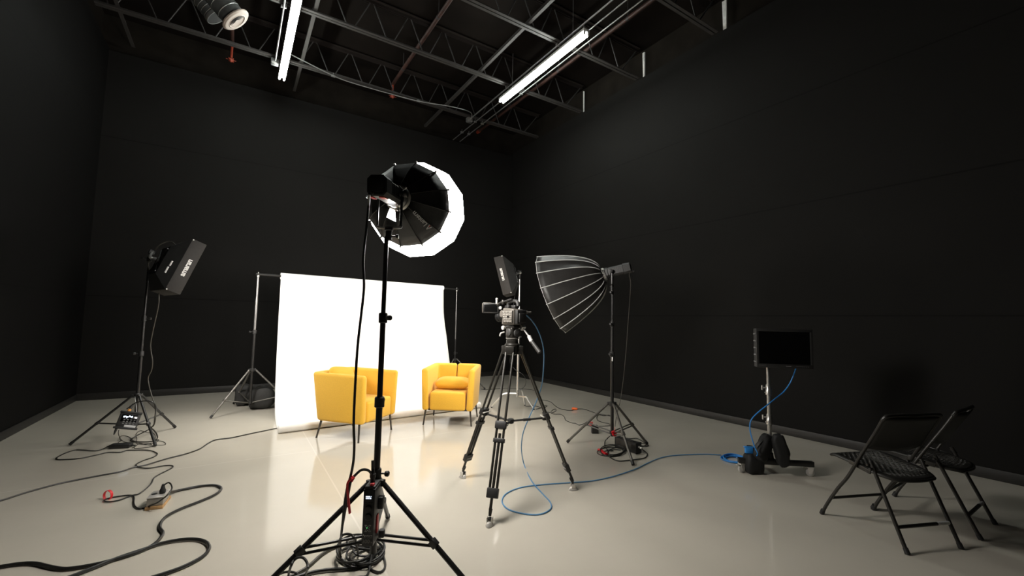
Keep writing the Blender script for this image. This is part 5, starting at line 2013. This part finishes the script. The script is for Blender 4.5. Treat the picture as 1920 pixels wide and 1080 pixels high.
b.cyl((pl_ * 0.5 + 0.01, 0, 0.07), (pl_ * 0.5 + 0.05, 0, 0.065), 0.011, n=10)
b.build('plug', M_SILVER, rb)
q = fl(1116, 813)
sb_ = thing('power_supply', 'small black power supply block on the floor between the legs of the dome stand', 'power supply', (q.x, q.y, 0))
Xq = place((q.x, q.y, 0), (1, -0.55, 0))
MB(Xq).box((0, 0.02, 0.045), (0.085, 0.06, 0.09), bev=0.006).build('case', M_BLACKP, sb_)
b = MB(Xq)
for x in (-0.025, 0.0, 0.025):
    b.box((x, 0.02, 0.094), (0.015, 0.04, 0.012), bev=0.003)
    b.cut()
b.build('top_plug', M_RUBBER, sb_)
tS = depth((q.x, q.y, 0.1))
b = MB()
b.tube([pd(1108, 800, tS), pd(1109, 794, tS), pd(1106, 791, tS), pd(1104, 794, tS), pd(1107, 797, tS), pd(1111, 793, tS + 0.01), pd(1109.5, 790.5, tS + 0.01)], 0.011, 8, flat=0.4)
tag(b.build('cable_tie', M_RED), 'red cable tie looped above the small power supply block', 'cable tie', 'red cable ties')
tR = depth(RP + V((0, 0, 0.2)))
b = MB()
b.tube([pd(1148, 811, tR - 0.05), pd(1150, 809, tR - 0.06), pd(1153, 811, tR - 0.06), pd(1154.5, 815, tR - 0.05), pd(1151, 816.5, tR - 0.06), pd(1149, 813, tR - 0.06)], 0.018, 8, flat=0.6)
b.tube([pd(1151, 811, tR - 0.05), pd(1153, 806, tR - 0.05), pd(1152, 801, tR - 0.045)], 0.007, 6, flat=0.4)
tag(b.build('cable_tie', M_RED), 'red cable tie knotted low on the pole of the dome softbox stand', 'cable tie', 'red cable ties')
b = MB()
b.tube(fpath([(1122, 842.5), (1127, 844), (1131, 848), (1137, 851.5)], 0.02), 0.020, 8, flat=0.5)
tag(b.build('cable_tie', M_RED), 'red cable tie lying on the cable heap below the dome softbox stand', 'cable tie', 'red cable ties')
RS = lambda l: S(1040, 760, 7.715, l)
coil('heap of black cable loops on the floor below the dome softbox stand', fl(1150, 849), 0.15, 0.10, 5, 0.0050, M_CABLE, 3, drift=(0.03, 0.02), jit=0.3, zmax=0.05, rot=0.2)
cable('wide black cable loop on the floor from the lying control box', [Xp @ V((pl_ * 0.5 + 0.05, 0, 0.06))] + fpath(RS([(1290, 655), (1340, 700), (1310, 755), (1200, 780), (1080, 793), (950, 805), (860, 785), (780, 735), (760, 690)]), 0.006), 0.0055, M_CABLE)
cable('black cable running down from the dome stand pole into the cable heap', [pd(1143, 818, tR - 0.06), pd(1138, 823, tR - 0.1)] + fpath(RS([(730, 520), (725, 580), (760, 640), (850, 660)]), 0.01), 0.0055, M_CABLE)
cable('black cable behind the lying control box, ending in a small loop at a foot', fpath(RS([(1000, 470), (1090, 482), (1180, 478), (1240, 500), (1300, 540), (1355, 575), (1330, 592), (1240, 580), (1225, 560), (1260, 548), (1320, 560), (1290, 590), (1210, 588)]), 0.0055), 0.0050, M_CABLE)
cable('thin black cable with the orange connector, winding to the dome softbox stand',
      fpath(S(900, 660, 4.571, [(510, 408), (600, 425), (650, 465), (700, 490), (780, 500), (840, 488), (900, 492), (980, 520), (1050, 545), (1100, 540), (1120, 550)]) + RS([(740, 140), (650, 130), (612, 165), (620, 215), (690, 245), (780, 265), (810, 290), (720, 300), (600, 305), (560, 330)]), 0.005), 0.0045, M_CABLE)
cable('thin black cable with a small curl, winding over the floor to the power supply block',
      fpath(S(900, 660, 4.571, [(540, 500), (580, 515), (620, 520), (648, 505), (650, 490), (625, 495), (605, 520), (640, 532), (690, 534), (722, 555), (735, 585), (790, 608), (820, 612), (850, 626), (900, 610), (935, 588)]), 0.005), 0.0042, M_CABLE)
op = fl(1077.5, 769)
b = MB(place((op.x, op.y, 0.022), (0.6, -0.8, 0), (0, 0, 1)))
b.lathe((-0.045, 0, 0), (1, 0, 0), [(0, 0.010), (0.01, 0.021), (0.05, 0.022), (0.055, 0.018), (0.085, 0.017), (0.09, 0.010)], 14)
tag(b.build('cable_connector', M_ORANGE), 'orange cable connector on the floor between tripod and dome softbox stand', 'connector')
cable('thin cable hanging from the lamp head of the dome softbox', [XRl @ V((-0.235, 0.02, -0.052)), pd(1180, 513, tR + 0.02), pd(1182.5, 530, tR + 0.0), pd(1181, 560, tR), pd(1178, 600, tR - 0.02), pd(1174.5, 650, tR - 0.03), pd(1171, 690, tR - 0.04), pd(1167, 725, tR - 0.05), pd(1163, 752, tR - 0.06), pd(1157, 775, tR - 0.05), pd(1153, 800, tR - 0.04)], 0.0032, M_CABLEG)
# cables round the C-stand and behind the armchair
cable('thin black cable on the floor from behind the armchair to the chrome stand', fpath(S(900, 660, 4.571, [(10, 318), (60, 322), (200, 312), (320, 314), (430, 322), (480, 332)]), 0.005), 0.0045, M_CABLE)
tC = depth(CP + V((0, 0, 0.8)))
cable('black lead drooping beside the pole of the chrome stand', [XR @ V((-0.2, 0.1, -0.1)), pd(963, 575, tC - 0.05), pd(966, 620, tC - 0.05), pd(958, 665, tC - 0.05), pd(957, 680, tC - 0.05), pd(966, 693, tC - 0.05), pd(980, 702, tC - 0.06), pd(986, 713, tC - 0.06), pd(984, 724, tC - 0.06), pd(976, 731, tC - 0.06)] + fpath(S(900, 660, 4.571, [(365, 345), (375, 400), (385, 450), (400, 465), (470, 463), (540, 478), (575, 462), (560, 458), (535, 475), (480, 490)]), 0.005), 0.0045, M_CABLE)

# blue video cable: camera to floor to rolling stand
bl = S(850, 640, 3, [(512, 100), (500, 230), (470, 330), (430, 420), (397, 500), (385, 560), (384, 620), (400, 700), (440, 785), (500, 855), (545, 905), (545, 945), (485, 973), (400, 970), (310, 945), (274, 900), (300, 855), (380, 822), (500, 806), (640, 796), (780, 785)])
first = [(984.5, 590), (990, 594), (997, 601), (1006.7, 615.6), (1015.6, 638), (1020, 667)]
allp = first + [q for q in bl[1:]]
pts = [sdi]
tB0 = depth(sdi)
gi = first.__len__() + 6            # first point on the floor
tG = depth(fl(*allp[gi], 0.006))
for i, (x, y) in enumerate(allp):
    if i >= gi:
        pts.append(fl(x, y, 0.006))
    else:
        w = i / gi
        pts.append(pd(x, y, tB0 + (tG - tB0) * w ** 1.5))
pts += fpath([(1150, 893), (1190, 880), (1215, 868), (1240, 858), (1270, 853.5), (1320, 851.5), (1352, 853)], 0.006)
cable('blue cable from the camera, looping on the floor in front of the tripod', pts, 0.0052, M_BLUE, k=8)
bc = fl(1377, 863)
coil('coil of bright blue cable on the floor beside the rolling stand', bc, 0.105, 0.10, 7, 0.0055, M_BLUEB, 4, jit=0.14, zmax=0.03, drift=(0.012, 0.012), group=None)
tP = depth(SP + V((0, 0, 0.6)))
cable('blue cable curving from the rolling stand base up to the black screen', [fl(1390, 858, 0.03), fl(1405, 862, 0.05)] + [pd(x, y, tP - t) for x, y, t in ((1420, 853, 0.13), (1415, 838, 0.13), (1408, 815, 0.12), (1406, 798, 0.11), (1410, 785, 0.10), (1424, 771, 0.09), (1438, 760, 0.08), (1453, 748, 0.03), (1468, 736, -0.02), (1479, 722, -0.03), (1486, 708, -0.03), (1492, 692, -0.03), (1494, 680, -0.03))], 0.0052, M_BLUEB)
q = fl(1412, 889)
b = MB(place((q.x, q.y + 0.035, 0.208), (0.8, -0.6, 0)))
b.box((0, 0, 0), (0.07, 0.03, 0.055), bev=0.006)
b.box((0.0, 0, 0.03), (0.09, 0.022, 0.012), bev=0.003)
tag(b.build('tape_bundle', M_BLUEB), 'small bright blue bundle above the black pouch on the rolling stand', 'bundle')

# ================================================================== room tone and output
w = bpy.data.worlds.new('world')
SC.world = w
w.use_nodes = True
w.node_tree.nodes['Background'].inputs['Color'].default_value = (0.9, 0.95, 1.0, 1)
w.node_tree.nodes['Background'].inputs['Strength'].default_value = 0.0
vs_ = SC.view_settings
SC.display_settings.display_device = 'sRGB'
vs_.view_transform = 'Standard'
vs_.look = 'None'
vs_.exposure = EXPOSURE
vs_.gamma = 1.0
vs_.use_curve_mapping = False
SC.cycles.max_bounces = 8
SC.cycles.diffuse_bounces = 4
SC.cycles.sample_clamp_indirect = 4.0
SC.cycles.caustics_reflective = False
SC.cycles.caustics_refractive = False
